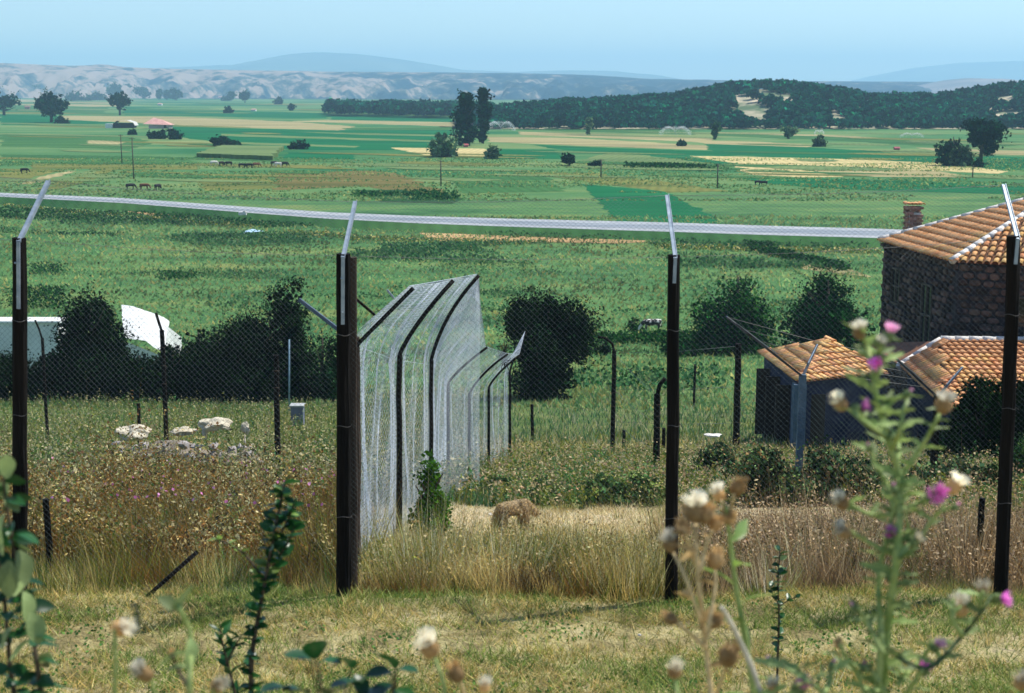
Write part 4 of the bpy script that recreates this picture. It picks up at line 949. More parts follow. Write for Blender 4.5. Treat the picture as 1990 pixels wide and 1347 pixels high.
# small tiled house right
F2 = at(1838, 792, 36.5); L2 = eave(1752, 712, F2.z); E2 = F2 + Vector((1, -.02, 0)) * 5.5; R1 = at(1829, 663, 42.4); R2 = R1 + Vector((4.5, -.2, 0)); K2 = L2 + (E2 - F2) + Vector((0, 4, 0)); L2b = L2 + Vector((-.1, 4, 0)); Rb = R1 + Vector((-.1, 2, 0)); Rb2 = R2 + Vector((0, 2, 0))
root = empty('tiled_outbuilding', Vector((F2.x + 2, F2.y + 3, H(F2.x + 2, F2.y + 3))), 'low outbuilding with tiled roof and white mortared ridge at the right under the stone house', 'outbuilding')
make_roof(root, [[L2, F2, R1], [F2, E2, R2, R1]], tw=.21, tl=.38, ridges=[(L2, R1), (R1, R2)], hidden=[[L2b, L2, R1], [K2, L2b, R1, R2], [E2, K2, R2]])
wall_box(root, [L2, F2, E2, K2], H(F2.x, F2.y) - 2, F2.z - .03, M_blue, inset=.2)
# short back wing, seen left of the mortared hip
w1 = at(1728, 690, 43.6); w2 = at(1815, 664, 45.8); w3 = at(1829, 662, 43.0); w4 = at(1754, 712, 42.5)
b = MB()
# fence-side white stone on the eave corner
b.blob(L2 + Vector((-.05, -.1, .05)), (.16, .16, .14), 4); b.build('eave_stone', M_mort, root)

# white shed and long white building at the left
M_white = mat('whitewash', (.62, .62, .58), (.80, .80, .77), scale=1.2, bump=.3)
M_wroof = mat('pale sheet roof', (.58, .60, .58), (.82, .83, .80), scale=1.3, stretch=(1, 3, 1), bump=.3)
Yw = 76
root = empty('white_shed', Vector((at(280, 700, Yw).x, Yw + 2, H(at(280, 700, Yw).x, Yw + 2))), 'white gabled shed showing between the dark trees at left', 'shed')
def quadobj(name, pts, m, root, th=.08):
    b = MB(); n = (pts[1] - pts[0]).cross(pts[2] - pts[0]).normalized() * th
    b.add(list(pts) + [p - n for p in pts], [(0, 1, 2, 3), (7, 6, 5, 4)] + [(i, 4 + i, 4 + (i + 1) % 4, (i + 1) % 4) for i in range(4)]); return b.build(name, m, root)
q4 = [at(240, 655, Yw), at(320, 686, Yw - .6), at(329, 624, Yw + 2.2), at(236, 592, Yw + 3.0)]
b = MB(); gv = []
for i in range(9):
    for j in range(9):
        u, v = i / 8, j / 8; p = q4[0].lerp(q4[1], u).lerp(q4[3].lerp(q4[2], u), v)
        e = math.sin(math.pi * u) * math.sin(math.pi * v); k_ = noise.noise(Vector((u * 3, v * 3, 4)))
        gv.append(p + Vector((k_ * .14 * (1 - e), 0, .16 * math.sin(math.pi * u) + .10 * math.sin(math.pi * v) + k_ * .10)))
b.add(gv, [(i * 9 + j, (i + 1) * 9 + j, (i + 1) * 9 + j + 1, i * 9 + j + 1) for i in range(8) for j in range(8)], True); b.build('roof', M_wroof, root)
b = MB(); c0 = at(243, 660, Yw + .1); c1 = at(319, 690, Yw - .4)
b.add([(c0.x, c0.y, c0.z - 3.5), (c1.x, c1.y, c1.z - 3), (c1.x, c1.y, c1.z - .1), (c0.x, c0.y, c0.z - .1)], [(0, 1, 2, 3)])
g1 = at(327, 632, Yw + 2.2); g2 = Vector((g1.x, g1.y + 3, c1.z))
b.add([(c1.x, c1.y, c1.z - 3), (g2.x, g2.y, c1.z - 3), g2, g1 - Vector((0, 0, .1)), (c1.x, c1.y, c1.z - .1)], [(0, 1, 2, 3, 4)])
b.build('wall', M_white, root)
Yw = 72; a0 = at(-90, 628, Yw); a1 = at(112, 628, Yw)
root = empty('white_building', Vector((a0.x + 2, Yw, H(a0.x + 2, Yw))), 'long low whitewashed building with thin red roof edge at the left edge', 'building')
b = MB(); zt = a0.z; zl = H(a0.x, Yw) - .5; b.box(((a0.x + a1.x) / 2, Yw + .6, (zt + zl) / 2), (a1.x - a0.x, 1.2, zt - zl)); b.build('wall', M_white, root)
b = MB(); b.box(((a0.x + a1.x) / 2, Yw + .6, zt + .06), (a1.x - a0.x + .3, 1.4, .1)); b.build('roof', M_wroof, root)

# farm buildings far left
g = G(238, 249); d = depth(g.y, g.z); k = d / F
root = empty('farm_shed', g, 'open fronted dark farm shed with white lean-to on the plain', 'shed')
b = MB(); b.box(g + Vector((3 * k, 2, 5 * k)), (40 * k, 6, 9 * k)); b.build('wall', M_dark, root)
b = MB(); P_ = [(-18, 10), (-12, 14), (8, 15), (20, 11), (23, 5)]
vs = [g + Vector(((x + 3) * k, yy, z * k)) for yy in (-2, 6) for x, z in P_]; b.add(vs, [(i, i + 1, 5 + i + 1, 5 + i) for i in range(4)]); b.build('roof', mat('grey sheet roof', (.45, .45, .42), (.60, .6, .56), scale=.5), root)
b = MB(); b.box(g + Vector((-25 * k, 1, 4 * k)), (14 * k, 5, 9 * k)); b.build('lean_to', M_white, root)
g = G(303, 250); k = depth(g.y, g.z) / F
root = empty('farmhouse', g, 'far farmhouse with pink hip roof on the plain at left', 'house')
b = MB(); b.box(g + Vector((6 * k, 4, 3.5 * k)), (40 * k, 8, 7 * k)); b.build('wall', mat('farm wall', (.35, .28, .24), (.5, .42, .36), scale=.4), root)
b = MB(); e = [Vector((-24, 0)), Vector((28, 0))]
vs = [g + Vector((x * k, y, z * k)) for x, y, z in ((-24, -1, 9), (29, -1, 7), (29, 9, 7), (-24, 9, 9), (-7, 4, 21), (6, 4, 18))]
b.add(vs, [(0, 1, 5, 4), (1, 2, 5), (2, 3, 4, 5), (3, 0, 4)]); b.build('roof', mat('pink roof', (.52, .26, .22), (.66, .38, .32), scale=.5), root)
b = MB(); b.box(g + Vector((18 * k, -.2, 4 * k)), (5 * k, .3, 6 * k)); b.build('door', M_dark, root)
for px_, row, lab, m in ((905, 286, 'small red hut at the foot of the tall poplars', (.45, .10, .10)), (1744, 292, 'small dark red hut alone in the field before the wooded hill', (.42, .10, .12)), (53, 212, 'tiny reddish hut beside the pointed left tree', (.45, .25, .2))):
    g = G(px_, row); k = depth(g.y, g.z) / F; root = empty('field_hut', g, lab, 'hut', 'small red huts on the plain')
    b = MB(); b.box(g + Vector((0, 1, 2 * k)), (9 * k, 2, 4.4 * k)); b.build('wall', mat('hut wall', tuple(c * .8 for c in m), m, scale=1), root)
    b = MB(); b.add([g + Vector((x * k, y, z * k)) for x, y, z in ((-6, -.3, 4), (6, -.3, 4), (6, 2.3, 4), (-6, 2.3, 4), (-5, 1, 6.5), (5, 1, 6.5))], [(0, 1, 5, 4), (1, 2, 5), (2, 3, 4, 5), (3, 0, 4)]); b.build('roof', mat('hut roof', m, tuple(c * .6 for c in m), scale=1), root)

# ------------------------------------------------------------------ livestock
def skin(name, joints, edges, rad, m, parent, sub=1):
    me = bpy.data.meshes.new(name); me.from_pydata([tuple(j) for j in joints], edges, [])
    o = bpy.data.objects.new(name, me); C.objects.link(o)
    sk = o.modifiers.new('s', 'SKIN'); sk.use_smooth_shade = True
    for i, r in enumerate(rad):
        me.skin_vertices[0].data[i].radius = (r, r) if not isinstance(r, tuple) else r
    me.skin_vertices[0].data[0].use_root = True
    su = o.modifiers.new('u', 'SUBSURF'); su.levels = sub; su.render_levels = sub
    dg = bpy.context.evaluated_depsgraph_get(); em = bpy.data.meshes.new_from_object(o.evaluated_get(dg))
    bpy.data.objects.remove(o); em.name = name; em.materials.clear(); em.materials.append(m); return em
def cow_mesh(m, s=1.0):
    J = [(0, 0, 1.0), (.45, 0, 1.02), (.8, 0, 1.05), (1.05, 0, .95), (1.25, 0, .55), (1.42, 0, .25), (-.45, 0, 1.02), (-.75, 0, 1.05), (-.85, 0, .9), (-.88, 0, .45),
         (.68, .17, .78), (.68, .19, .42), (.66, .19, .03), (.6, -.17, .78), (.62, -.19, .42), (.6, -.19, .03),
         (-.62, .18, .80), (-.55, .2, .45), (-.62, .2, .03), (-.7, -.18, .80), (-.62, -.2, .45), (-.7, -.2, .03)]
    E = [(0, 1), (1, 2), (2, 3), (3, 4), (4, 5), (0, 6), (6, 7), (7, 8), (8, 9), (1, 10), (10, 11), (11, 12), (1, 13), (13, 14), (14, 15), (6, 16), (16, 17), (17, 18), (6, 19), (19, 20), (20, 21)]
    rad = [.33, .32, .27, .2, .15, .09, .33, .26, .06, .03, .13, .075, .06, .13, .075, .06, .15, .08, .06, .15, .08, .06]
    return skin('body', [Vector(j) * s for j in J], E, [r * s for r in rad], m, None)
cowm = {}
for nm, c1, c2 in (('black', (.012, .011, .012), (.03, .025, .025)), ('brown', (.12, .04, .02), (.2, .07, .04)), ('white', (.6, .58, .52), (.75, .72, .66)), ('spot', (.02, .02, .02), (.75, .72, .66))):
    mm = mat('cow hide ' + nm, c1, c2, scale=1.5, contrast=(.47, .5) if nm == 'spot' else (.35, .65)); cowm[nm] = cow_mesh(mm)
def cow(px, row, col, label, flip=False, rz=0, sc=1, group='cattle grazing on the plain'):
    g = G(px, row); root = empty('cow', g, label, 'cow', group)
    M = Matrix.Translation(g) @ Matrix.Rotation((math.pi if flip else 0) + rz, 4, 'Z') @ Matrix.Scale(sc, 4)
    link('body', cowm[col], root, M)
    e = MB()
    for s in (-1, 1): e.tube([M @ Vector((1.2, s * .1, .68)), M @ Vector((1.14, s * .26, .72))], [.04, .015], 5)
    e.build('ears', cowm[col].materials[0], root)
cow(253, 369, 'black', 'leftmost dark cow of three grazing above the road', rz=.6)
cow(280, 369, 'brown', 'reddish brown cow in the middle of three grazing above the road', rz=.1)
cow(306, 370, 'black', 'rightmost thin dark cow of three grazing above the road', rz=1.2)
cow(47, 337, 'black', 'dark cow alone at the far left of the plain', rz=.2)
cow(415, 322, 'white', 'white cow at the left end of the row below the crop block', rz=.3)
cow(430, 323, 'black', 'small dark cow just right of the white cow', rz=1.0)
cow(445, 323, 'black', 'dark cow third from the left below the crop block', flip=True)
cow(470, 327, 'black', 'dark cow left in the middle cluster below the crop block', rz=.1)
cow(485, 327, 'black', 'dark cow between two others in the middle cluster', flip=True)
cow(498, 326, 'brown', 'brown cow at the right of the middle cluster', rz=.4)
cow(532, 323, 'black', 'dark cow left of the pale one at the right end of the row', rz=.5)
cow(541, 325, 'white', 'pale cow near the right end of the row', flip=True)
cow(553, 324, 'black', 'last dark cow at the right end of the row', rz=-.2)
cow(1268, 646, 'spot', 'black and white cow lying in the meadow left of the third post', flip=True, rz=.15, sc=.78)
cow(1472, 360, 'black', 'tiny dark cow left in the meadow under the gold field', rz=.4, sc=.8)
cow(1485, 361, 'black', 'tiny dark cow right in the meadow under the gold field', flip=True, sc=.8)

# tan dog in the enclosure
M_dog = mat('tan dog fur', (.36, .24, .11), (.58, .44, .25), scale=9, bump=.8, bscale=60)
g = at(997, 1052, 14.2); g.z = H(g.x, g.y)
s = .0052 * .98
J = [(0, 0, 48), (14, 0, 49), (24, 0, 50), (33, 0, 46), (41, 0, 36), (50, 0, 30), (-14, 0, 49), (-24, 0, 50), (-32, 0, 44), (-35, 0, 26), (-33, 0, 14),
     (20, 7, 34), (19, 8, 18), (21, 8, 2), (26, 8, 1), (23, -7, 34), (24, -8, 18), (23, -8, 2), (28, -8, 1),
     (-20, 8, 36), (-16, 9, 26), (-25, 9, 16), (-22, 9, 2), (-17, 9, 1), (-22, -8, 36), (-18, -9, 26), (-28, -9, 16), (-25, -9, 2), (-20, -9, 1)]
E = [(0, 1), (1, 2), (2, 3), (3, 4), (4, 5), (0, 6), (6, 7), (7, 8), (8, 9), (9, 10), (1, 11), (11, 12), (12, 13), (13, 14), (1, 15), (15, 16), (16, 17), (17, 18), (6, 19), (19, 20), (20, 21), (21, 22), (22, 23), (6, 24), (24, 25), (25, 26), (26, 27), (27, 28)]
rad = [12, 13.5, 12, 8, 8, 3.5, 10.5, 9.5, 4, 4.5, 2, 5.5, 3.4, 2.8, 2.5, 5.5, 3.4, 2.8, 2.5, 6.5, 4.5, 3, 2.8, 2.5, 6.5, 4.5, 3, 2.8, 2.5]
bodym = skin('body', [Vector(j) * .01 for j in J], E, [r * .01 for r in rad], M_dog, None, 2)
root = empty('dog', g, 'tan shaggy dog standing with head low on the dry ground', 'dog')
Md = Matrix.Translation(g) @ Matrix.Rotation(R(28), 4, 'Z') @ Matrix.Scale(.60, 4)
link('body', bodym, root, Md)
fv = np.array([list(Md @ v.co) for v in bodym.vertices]); fn = np.array([list((Md.to_3x3() @ v.normal).normalized()) for v in bodym.vertices])
ok = fv[:, 2] > g.z + .08; fv = np.repeat(fv[ok], 5, 0); fn = np.repeat(fn[ok], 5, 0); n_ = len(fv); fv = fv + rng.normal(size=(n_, 3)) * .006
tipd = fn * .6 + np.array([-.5, -.25, -.75]) + rng.normal(size=(n_, 3)) * .25; tipd /= np.linalg.norm(tipd, axis=1)[:, None]; sd_ = np.cross(tipd, fn + .01); sd_ /= np.linalg.norm(sd_, axis=1)[:, None]
vg = VG(); vg.tris(np.stack([fv - sd_ * .003, fv + sd_ * .003, fv + tipd * rng.uniform(.012, .034, (n_, 1))], 1), pal(n_, [(.52, .38, .20), (.66, .52, .32), (.34, .23, .12)], var=.2)); o = vg.build('fur', VEG, root); o['kind'] = 'stuff'
for sgn in (-1, 1):
    e = MB(); e.add([Md @ Vector(v) for v in ((.37, sgn * .04, .42), (.42, sgn * .065, .40), (.37, sgn * .085, .33), (.395, sgn * .07, .385))], [(0, 1, 3), (0, 3, 2), (1, 2, 3), (0, 2, 1)]); e.build('ear', M_dog, root)
for sgn in (-1, 1):
    e = MB(); e.blob(Md @ Vector((.455, sgn * .04, .365)), (.008, .008, .008), 1, 0, 1); e.build('eye', M_dark, root)
e = MB(); e.blob(Md @ Vector((.53, 0, .295)), (.014, .014, .012), 1, 0, 1); e.build('nose', M_dark, root)

# ------------------------------------------------------------------ FENCES
M_post = mat('creosoted timber post', (.004, .004, .004), (.014, .011, .009), scale=7, stretch=(1, 1, .12), bump=1.0, bscale=20, rough=.9, spec=.15)
M_post2 = mat('brown timber post', (.03, .02, .014), (.09, .06, .04), scale=7, stretch=(1, 1, .12), bump=1.0, bscale=20, rough=.9)
M_galv = mat('galvanised steel', (.20, .26, .32), (.36, .42, .48), scale=12, metallic=.35, rough=.45)
M_wire = mat('galvanised wire', (.06, .08, .09), (.13, .16, .17), scale=3, metallic=.1, rough=.5)
M_rustwire = mat('dull wire', (.16, .16, .16), (.28, .27, .25), scale=3, metallic=.3, rough=.6)
def mesh_strip(name, profA, profB, parent, m, pitch=.05, r=.0011, step=.25, sag=.0):
    """diamond mesh on the ruled surface between two profiles (bottom to top)"""
    def prep(P):
        P = np.array([list(p) for p in P]); d = np.concatenate([[0], np.cumsum(np.linalg.norm(np.diff(P, axis=0), axis=1))]); return P, d / d[-1], d[-1]
    PA, tA, lA = prep(profA); PB, tB, lB = prep(profB); HA = (lA + lB) / 2; LA = (profB[0] - profA[0]).length
    ip = lambda P, T, v: np.stack([np.interp(v, T, P[:, k]) for k in range(3)], 1)
    tri = np.array([(math.cos(a), .4 * math.cos(a), math.sin(a)) for a in (.3, 2.4, 4.5)]) * r
    V = []; Fc = []; nb = 0
    for sgn in (1, -1):
        for k in range(-int(HA / pitch) - 1, int(LA / pitch) + 2):
            t0 = max(0, -k * pitch); t1 = min(HA, LA - k * pitch)
            if t1 - t0 < pitch * .3: continue
            n = max(1, int(math.ceil((t1 - t0) / step))) + 1; t = np.linspace(t0, t1, n)
            u = np.clip((k * pitch + t) / LA, 0, 1); u = u if sgn > 0 else 1 - u; v = np.clip(t / HA, 0, 1)
            p = ip(PA, tA, v) * (1 - u)[:, None] + ip(PB, tB, v) * u[:, None]
            if sag:
                p[:, 0] += sag * (np.sin(u * 9 + v * 3) + .5 * np.sin(u * 27 + v * 4) + .25 * np.sin(u * 55 - v * 6)) * np.sin(v * math.pi) * np.sin(u * math.pi) ; p[:, 1] += sag * .6 * np.sin(v * 8 + u * 5)
            V.append((p[:, None, :] + tri[None]).reshape(-1, 3)); b = nb + np.arange(n - 1) * 3
            Fc.append(np.concatenate([np.stack([b, b + 1, b + 4, b + 3], 1), np.stack([b + 1, b + 2, b + 5, b + 4], 1), np.stack([b + 2, b, b + 3, b + 5], 1)])); nb += n * 3
    v = np.concatenate(V).astype(np.float32); f = np.concatenate(Fc).astype(np.int32)
    me = bpy.data.meshes.new(name); me.vertices.add(len(v)); me.vertices.foreach_set('co', v.ravel())
    me.loops.add(f.size); me.loops.foreach_set('vertex_index', f.ravel()); me.polygons.add(len(f)); me.polygons.foreach_set('loop_start', (np.arange(len(f)) * 4).astype(np.int32))
    me.materials.append(m); me.update(calc_edges=True)
    return link(name, me, parent)
def rough_post(name, a, b_, w_, parent, m, seed=0, n=10):
    mb = MB(); pts = [a.lerp(b_, i / 9) + Vector((noise.noise(Vector((seed, i * .5, 0))) * .012, 0, 0)) for i in range(10)]
    rad = [w_ / 2 * (1.12 - .12 * i / 9) * (1 + .06 * noise.noise(Vector((seed * 2, i * .9, 3)))) for i in range(10)]
    mb.tube(pts, rad, n, jit=.03, smooth=False); return mb.build(name, m, parent)
M_tie = mat('dark tie wire', (.07, .07, .07), (.14, .13, .12), scale=5)
# front fence
YF = 9.15
FP = [dict(b=(33, 1130), t=(39, 462), e=(93, 352), s=(41, 598), w=.090), dict(b=(668, 1165), t=(667, 493), e=(690, 392), s=(668, 628), w=.098),
      dict(b=(1305, 1162), t=(1310, 495), e=(1296, 380), s=None, w=.078), dict(b=(1946, 1155), t=(1972, 458), e=(1950, 360), s=None, w=.085),
      dict(b=(-640, 1120), t=(-630, 440), e=(-540, 335), s=None, w=.09), dict(b=(2600, 1150), t=(2640, 430), e=(2590, 330), s=None, w=.09)]
gx = at(1000, 1160, YF)
fence = empty('chain_link_fence', Vector((gx.x, YF, H(gx.x, YF))), 'front chain link fence on black timber posts with slanted steel tops', 'fence')
prof = []
for i, p in enumerate(FP):
    b_ = at(*p['b'], YF); b_.z = H(b_.x, YF) - .12; t = at(*p['t'], YF); e = at(*p['e'], YF + .55)
    if i > 3: e = t + Vector((0, .55, .5))
    rough_post('post', b_, t, p['w'] * (1.0 if i != 1 else .95), fence, M_post, seed=i)
    mb = MB(); q = t + Vector((0.004, -p['w'] * .55, -.02)); l0 = at(*p['s'], YF) if p['s'] else t + Vector((0, 0, -.18)); l0.y = q.y
    mb.beam(l0, q, .022, .012); mb.beam(q, e, .026, .012); mb.beam(q + Vector((.012, .01, 0)), e + Vector((.012, .01, 0)), .004, .03)
    mb.build('steel_arm', M_galv, fence)
    if p['s']:
        for zz in (.08, .3):
            bt = MB(); bt.blob(l0 + Vector((0, -.01, zz)), (.008, .006, .008), 1, 0, 1); bt.build('bolt', M_galv, fence)
    for q in range(3):
        f_ = .3 + q * .25 + random.uniform(-.02, .02); c_ = b_.lerp(t, f_); tie = MB(); r_ = p['w'] * .56
        tie.tube([c_ + Vector((math.cos(a) * r_, math.sin(a) * r_, .006 * math.sin(a * 3 + q))) for a in np.linspace(-2.9, .2, 9)] + [c_ + Vector((r_ * 1.5, -.01, random.uniform(-.02, .02)))], .0022, 4); tie.build('wire_tie', M_tie, fence)
    o_ = Vector((0, p['w'] * .55, 0)); prof.append([b_ + o_ + Vector((0, 0, .1)), t + o_ + Vector((0, 0, -.02)), e])
order = [4, 0, 1, 2, 3, 5]
for a, c_ in zip(order[:-1], order[1:]):
    mesh_strip('wire_mesh', prof[a], prof[c_], fence, M_wire, pitch=.038, r=.00062, sag=.006)
    for hh in ((1, 'top'), (2, 'tip')):
        mb = MB(); A_, B_ = prof[a][hh[0]], prof[c_][hh[0]]
        mb.tube([A_.lerp(B_, i / 12) - Vector((0, 0, .02 * math.sin(math.pi * i / 12))) for i in range(13)], .0014, 4); mb.build('tension_wire', M_rustwire, fence)
# second timber post doubled against the thick one
pB = at(686, 500, 9.42); pb = Vector((at(686, 1100, 9.42).x, 9.42, H(pB.x, 9.42) - .1))
root = empty('timber_post', pb, 'brown timber post doubled against the right side of the thick fence post', 'post'); rough_post('shaft', pb, pB, .055, root, M_post2, 9)

# side fence leading away, posts with Y arms
SIDE = [ # (post px, base row, top row, Y, arm tip px,row, bend px,row, width)
 (692, 1130, 655, 9.9, 803, 560, 745, 610, .06), (776, 1020, 690, 14.2, 881, 545, 805, 645, .055), (838, 1002, 700, 17.2, 931, 535, 862, 630, .05),
 (871, 955, 745, 25.0, 947, 675, 890, 725, .055), (912, 950, 765, 27.0, 987, 688, 935, 735, .055), (950, 935, 752, 29.0, 1012, 690, 970, 728, .055), (991, 905, 722, 32.0, 1023, 645, 1003, 690, .06)]
g0 = at(838, 1002, 17.2)
side = empty('mesh_side_fence', Vector((g0.x, 17.2, H(g0.x, 17.2))), 'tall chain link fence with bent-over top running downhill from the thick post', 'fence')
sp_ = []
for i, (px_, br, tr, Y, ex, er, mx_, mr_, w_) in enumerate(SIDE):
    t = at(px_, tr, Y); b_ = Vector((at(px_, br, Y).x, Y, H(at(px_, br, Y).x, Y) - .1)); e = at(ex, er, Y + .12); mdl = at(mx_, mr_, Y + .03)
    rough_post('post', b_, t, w_, side, M_post if i else M_post2, seed=20 + i, n=8)
    mb = MB(); mb.beam(t + Vector((0, -.03, -.12)), mdl, .045, .04) if i else None
    bz = [t.lerp(mdl, 1) if False else (t * (1 - q) ** 2 + (t.lerp(mdl, .9) + Vector((0, 0, (mdl - t).length * .35))) * 2 * q * (1 - q) + e * q * q) for q in np.linspace(0, 1, 9)]
    if i == 0: mb.beam(t + Vector((0, -.03, -.06)), e, .028, .03)
    else: mb = MB(); mb.tube([t + Vector((0, 0, -.15))] + bz, .022, 6)
    mb.build('arm', M_post, side)
    if i == 0:
        mb = MB(); mb.beam(t + Vector((0, .02, -.05)), at(581, 582, Y + .1), .024, .028); mb.build('arm', mat('blue grey iron', (.05, .08, .12), (.10, .14, .2), scale=6), side)
        mb = MB(); mb.beam(at(680, 571, Y), at(728, 612, Y + .2), .016, .02); mb.build('brace', M_post, side)
        mb = MB(); mb.beam(at(752, 563, 10.3), at(766, 580, 10.3), .012, .014); mb.build('brace', M_galv, side)
    foot = Vector((b_.x, b_.y, b_.z + .1)); o_ = Vector((-w_ * .62, .02, 0))
    bow = t.lerp(mdl, .5) + Vector((.02, 0, 0))
    if i == 0: bz = [t.lerp(e, q) for q in np.linspace(0, 1, 9)]
    sp_.append([foot + o_, foot.lerp(t, .75) + o_, t.lerp(foot, .03) + o_] + [b__ + Vector((-.03, .03, .01)) for b__ in bz[1:]])
M_wire2 = mat('bright mesh wire', (.40, .48, .56), (.64, .70, .76), scale=3, metallic=.1, rough=.55)
for i in range(len(sp_) - 1):
    mesh_strip('wire_mesh', sp_[i], sp_[i + 1], side, M_wire2, pitch=.062, r=.0012, step=.16, sag=.05)
    mb = MB()
    for lv in (2, 10):
        mb.tube([sp_[i][lv].lerp(sp_[i + 1][lv], j / 6) for j in range(7)], .0025, 4)
    o = mb.build('tension_wires', M_wire2, side); o['kind'] = 'stuff'
# a mesh panel that turns off to the right from the third side post
c3 = [at(846, 1000, 17.6), at(846, 700, 17.6), at(862, 625, 17.6), at(931, 540, 17.6)]; c3[0].z = H(c3[0].x, 17.6)
c4 = [at(932, 960, 20.0), at(932, 760, 20.0), at(933, 640, 20.0), at(932, 560, 20.0)]; c4[0].z = H(c4[0].x, 20.0)
mesh_strip('wire_mesh', c3, c4, side, M_wire2, pitch=.06, r=.0013, step=.3, sag=.01)
# tangle of rusty wire on the far arms
mb = MB(); cc = at(980, 690, 28.5)
for k in range(26):
    a = [cc + Vector((random.gauss(0, .08), random.gauss(0, .08), random.gauss(0, .13))) for _ in range(4)]; mb.tube(a, .006, 4, cap=False)
o = mb.build('wire_tangle', M_post, side); o['kind'] = 'stuff'

# single posts standing about the enclosure
def post(px, br, tr, Y, w_, label, m=None, arm=None, wires=True, group=None):
    x = at(px, tr, Y).x; t = at(px, tr, Y); b_ = Vector((x + (random.uniform(-.02, .02)), Y, H(x, Y) - .15))
    root = empty('timber_post', Vector((b_.x, Y, H(b_.x, Y))), label, 'post', group)
    rough_post('shaft', b_, t, w_, root, m or M_post, seed=px * .01, n=8)
    if arm:
        mb = MB(); q = [t + Vector((0, 0, -.05))] + [at(ax, ar, Y + .05) for ax, ar in arm]; mb.tube(q, w_ * .33, 6); mb.build('arm', M_post, root)
    if wires:
        mb = MB()
        for f in np.arange(.1, .95, .13): p = b_.lerp(t, f); mb.tube([p + Vector((-w_ * .62, -w_ * .3, 0)), p + Vector((0, -w_ * .62, .01)), p + Vector((w_ * .62, -w_ * .3, 0))], .008, 4)
        o = mb.build('wire_wraps', M_post2, root); o['kind'] = 'stuff'
    return t, b_
PG = 'timber posts of the inner fences'
p1 = post(1194, 862, 682, 34, .105, 'dark post right of the big far tree with bent top bar', arm=[(1190, 668), (1176, 657), (1162, 655)], group=PG)
p2 = post(1435, 872, 668, 33, .15, 'broad dark post beside the left wall of the small tiled shed', group=PG)
p3 = post(1277, 922, 766, 28.5, .13, 'short thick post just left of the third front post', arm=[(1282, 748), (1293, 735)], group=PG)
p4 = post(315, 815, 642, 33, .11, 'slim post in front of the white shed roof', arm=[(308, 625), (303, 608)], group=PG)
p5 = post(82, 772, 657, 40, .09, 'slim post in front of the long white wall', arm=[(76, 640), (68, 622)], group=PG)
p6 = post(536, 880, 690, 27, .11, 'dark post right of the pile of rocks', group=PG)
post(1034, 850, 786, 40, .09, 'small post right of the far mesh fence end', wires=False, group=PG)
post(1213, 866, 836, 36, .08, 'shortest stub post right of the dark wire wrapped post', wires=False, group=PG)
post(1290, 866, 832, 36, .09, 'stub post just behind the short thick post', wires=False, group=PG)
post(269, 812, 784, 38, .10, 'stub post in the grass behind the pale rocks', wires=False, group=PG)
post(1351, 735, 708, 60, .10, 'tiny leaning stub post in the meadow right of the third post', wires=False, group=PG)
post(88, 1140, 970, 10.0, .048, 'short dark stake right of the leftmost front post', wires=False)
post(1908, 1110, 968, 10.4, .046, 'short dark stake left of the rightmost front post', wires=False)
# leaning rod, a thin dark bar in the weeds
root = empty('leaning_rod', G(265, 1168), 'dark rod leaning in the weeds at the lower left', 'rod'); mb = MB(); a = G(285, 1160); mb.beam(a, at(384, 1072, a.y + .2), .026, .03); mb.build('bar', M_post, root)
# pale blue pole with box
g = G(562, 806); root = empty('steel_pole', g, 'thin pale blue steel pole before the dark trees left of the thick post', 'pole'); mb = MB(); mb.tube([g, at(562, 660, g.y)], .035, 8); mb.build('shaft', mat('blue grey paint', (.16, .26, .34), (.24, .36, .44), scale=3), root)
g = G(579, 826); root = empty('concrete_trough', g, 'grey concrete box with pale lid at the foot of the blue pole', 'trough')
mb = MB(); z1 = at(579, 789, g.y).z; mb.box((g.x, g.y, (z1 + g.z) / 2), (.42, .4, z1 - g.z)); mb.build('body', mat('blue concrete', (.10, .12, .18), (.18, .2, .26), scale=4), root)
mb = MB(); mb.box((g.x, g.y, z1 + .03), (.5, .45, .05)); mb.build('lid', mat('concrete lid', (.30, .32, .32), (.42, .43, .42), scale=4), root)
# Y posts of the right hand inner fence
def ypost(px, br, tr, Y, arms, label, m, w_):
    t = at(px, tr, Y); b_ = Vector((t.x - .01, Y, H(t.x, Y) - .2)); root = empty('y_fence_post', Vector((b_.x, Y, H(b_.x, Y))), label, 'post')
    mb = MB(); mb.beam(b_, t, w_, w_ * .9); mb.build('shaft', m, root)
    for (ax, ar, dy) in arms:
        q = at(ax, ar, Y + dy); mb = MB(); mb.beam(t + Vector((0, 0, -.03)), q, w_ * .34, w_ * .3); mb.build('arm', M_arm, root)
        mb = MB(); dirv = (q - t).normalized(); mb.beam(t + dirv * (q - t).length * .35 + Vector((0, -w_ * .2, .02)), q + Vector((0, -w_ * .2, .012)), w_ * .14, .01); mb.build('flat_bar', M_galv, root)
    return t, [at(ax, ar, Y + dy) for ax, ar, dy in arms]
M_arm = mat('dark painted iron', (.015, .018, .025), (.06, .075, .10), scale=9, rough=.5)
M_conc = mat('blue grey concrete', (.06, .10, .15), (.12, .18, .24), scale=5, bump=.5)
y1, a1 = ypost(1560, 1010, 728, 20, [(1412, 616, -1.2), (1588, 670, .5)], 'pale concrete fence post with wide Y arms in front of the small shed', M_conc, .095)
y2, a2 = ypost(1822, 1000, 768, 20.5, [(1738, 694, -.4), (1870, 714, .5)], 'fence post with Y arms in front of the right hand tiled roof', M_post, .09)
wf = empty('wire_fence', Vector((y1.x + 1, 20.2, H(y1.x + 1, 20.2))), 'inner wire fence strung over the Y posts in front of the sheds', 'fence')
f1 = Vector((y1.x, 20, H(y1.x, 20))); f2 = Vector((y2.x, 20.5, H(y2.x, 20.5))); f3 = f2 + (f2 - f1); f0 = p2[1] + Vector((0, 0, .15))
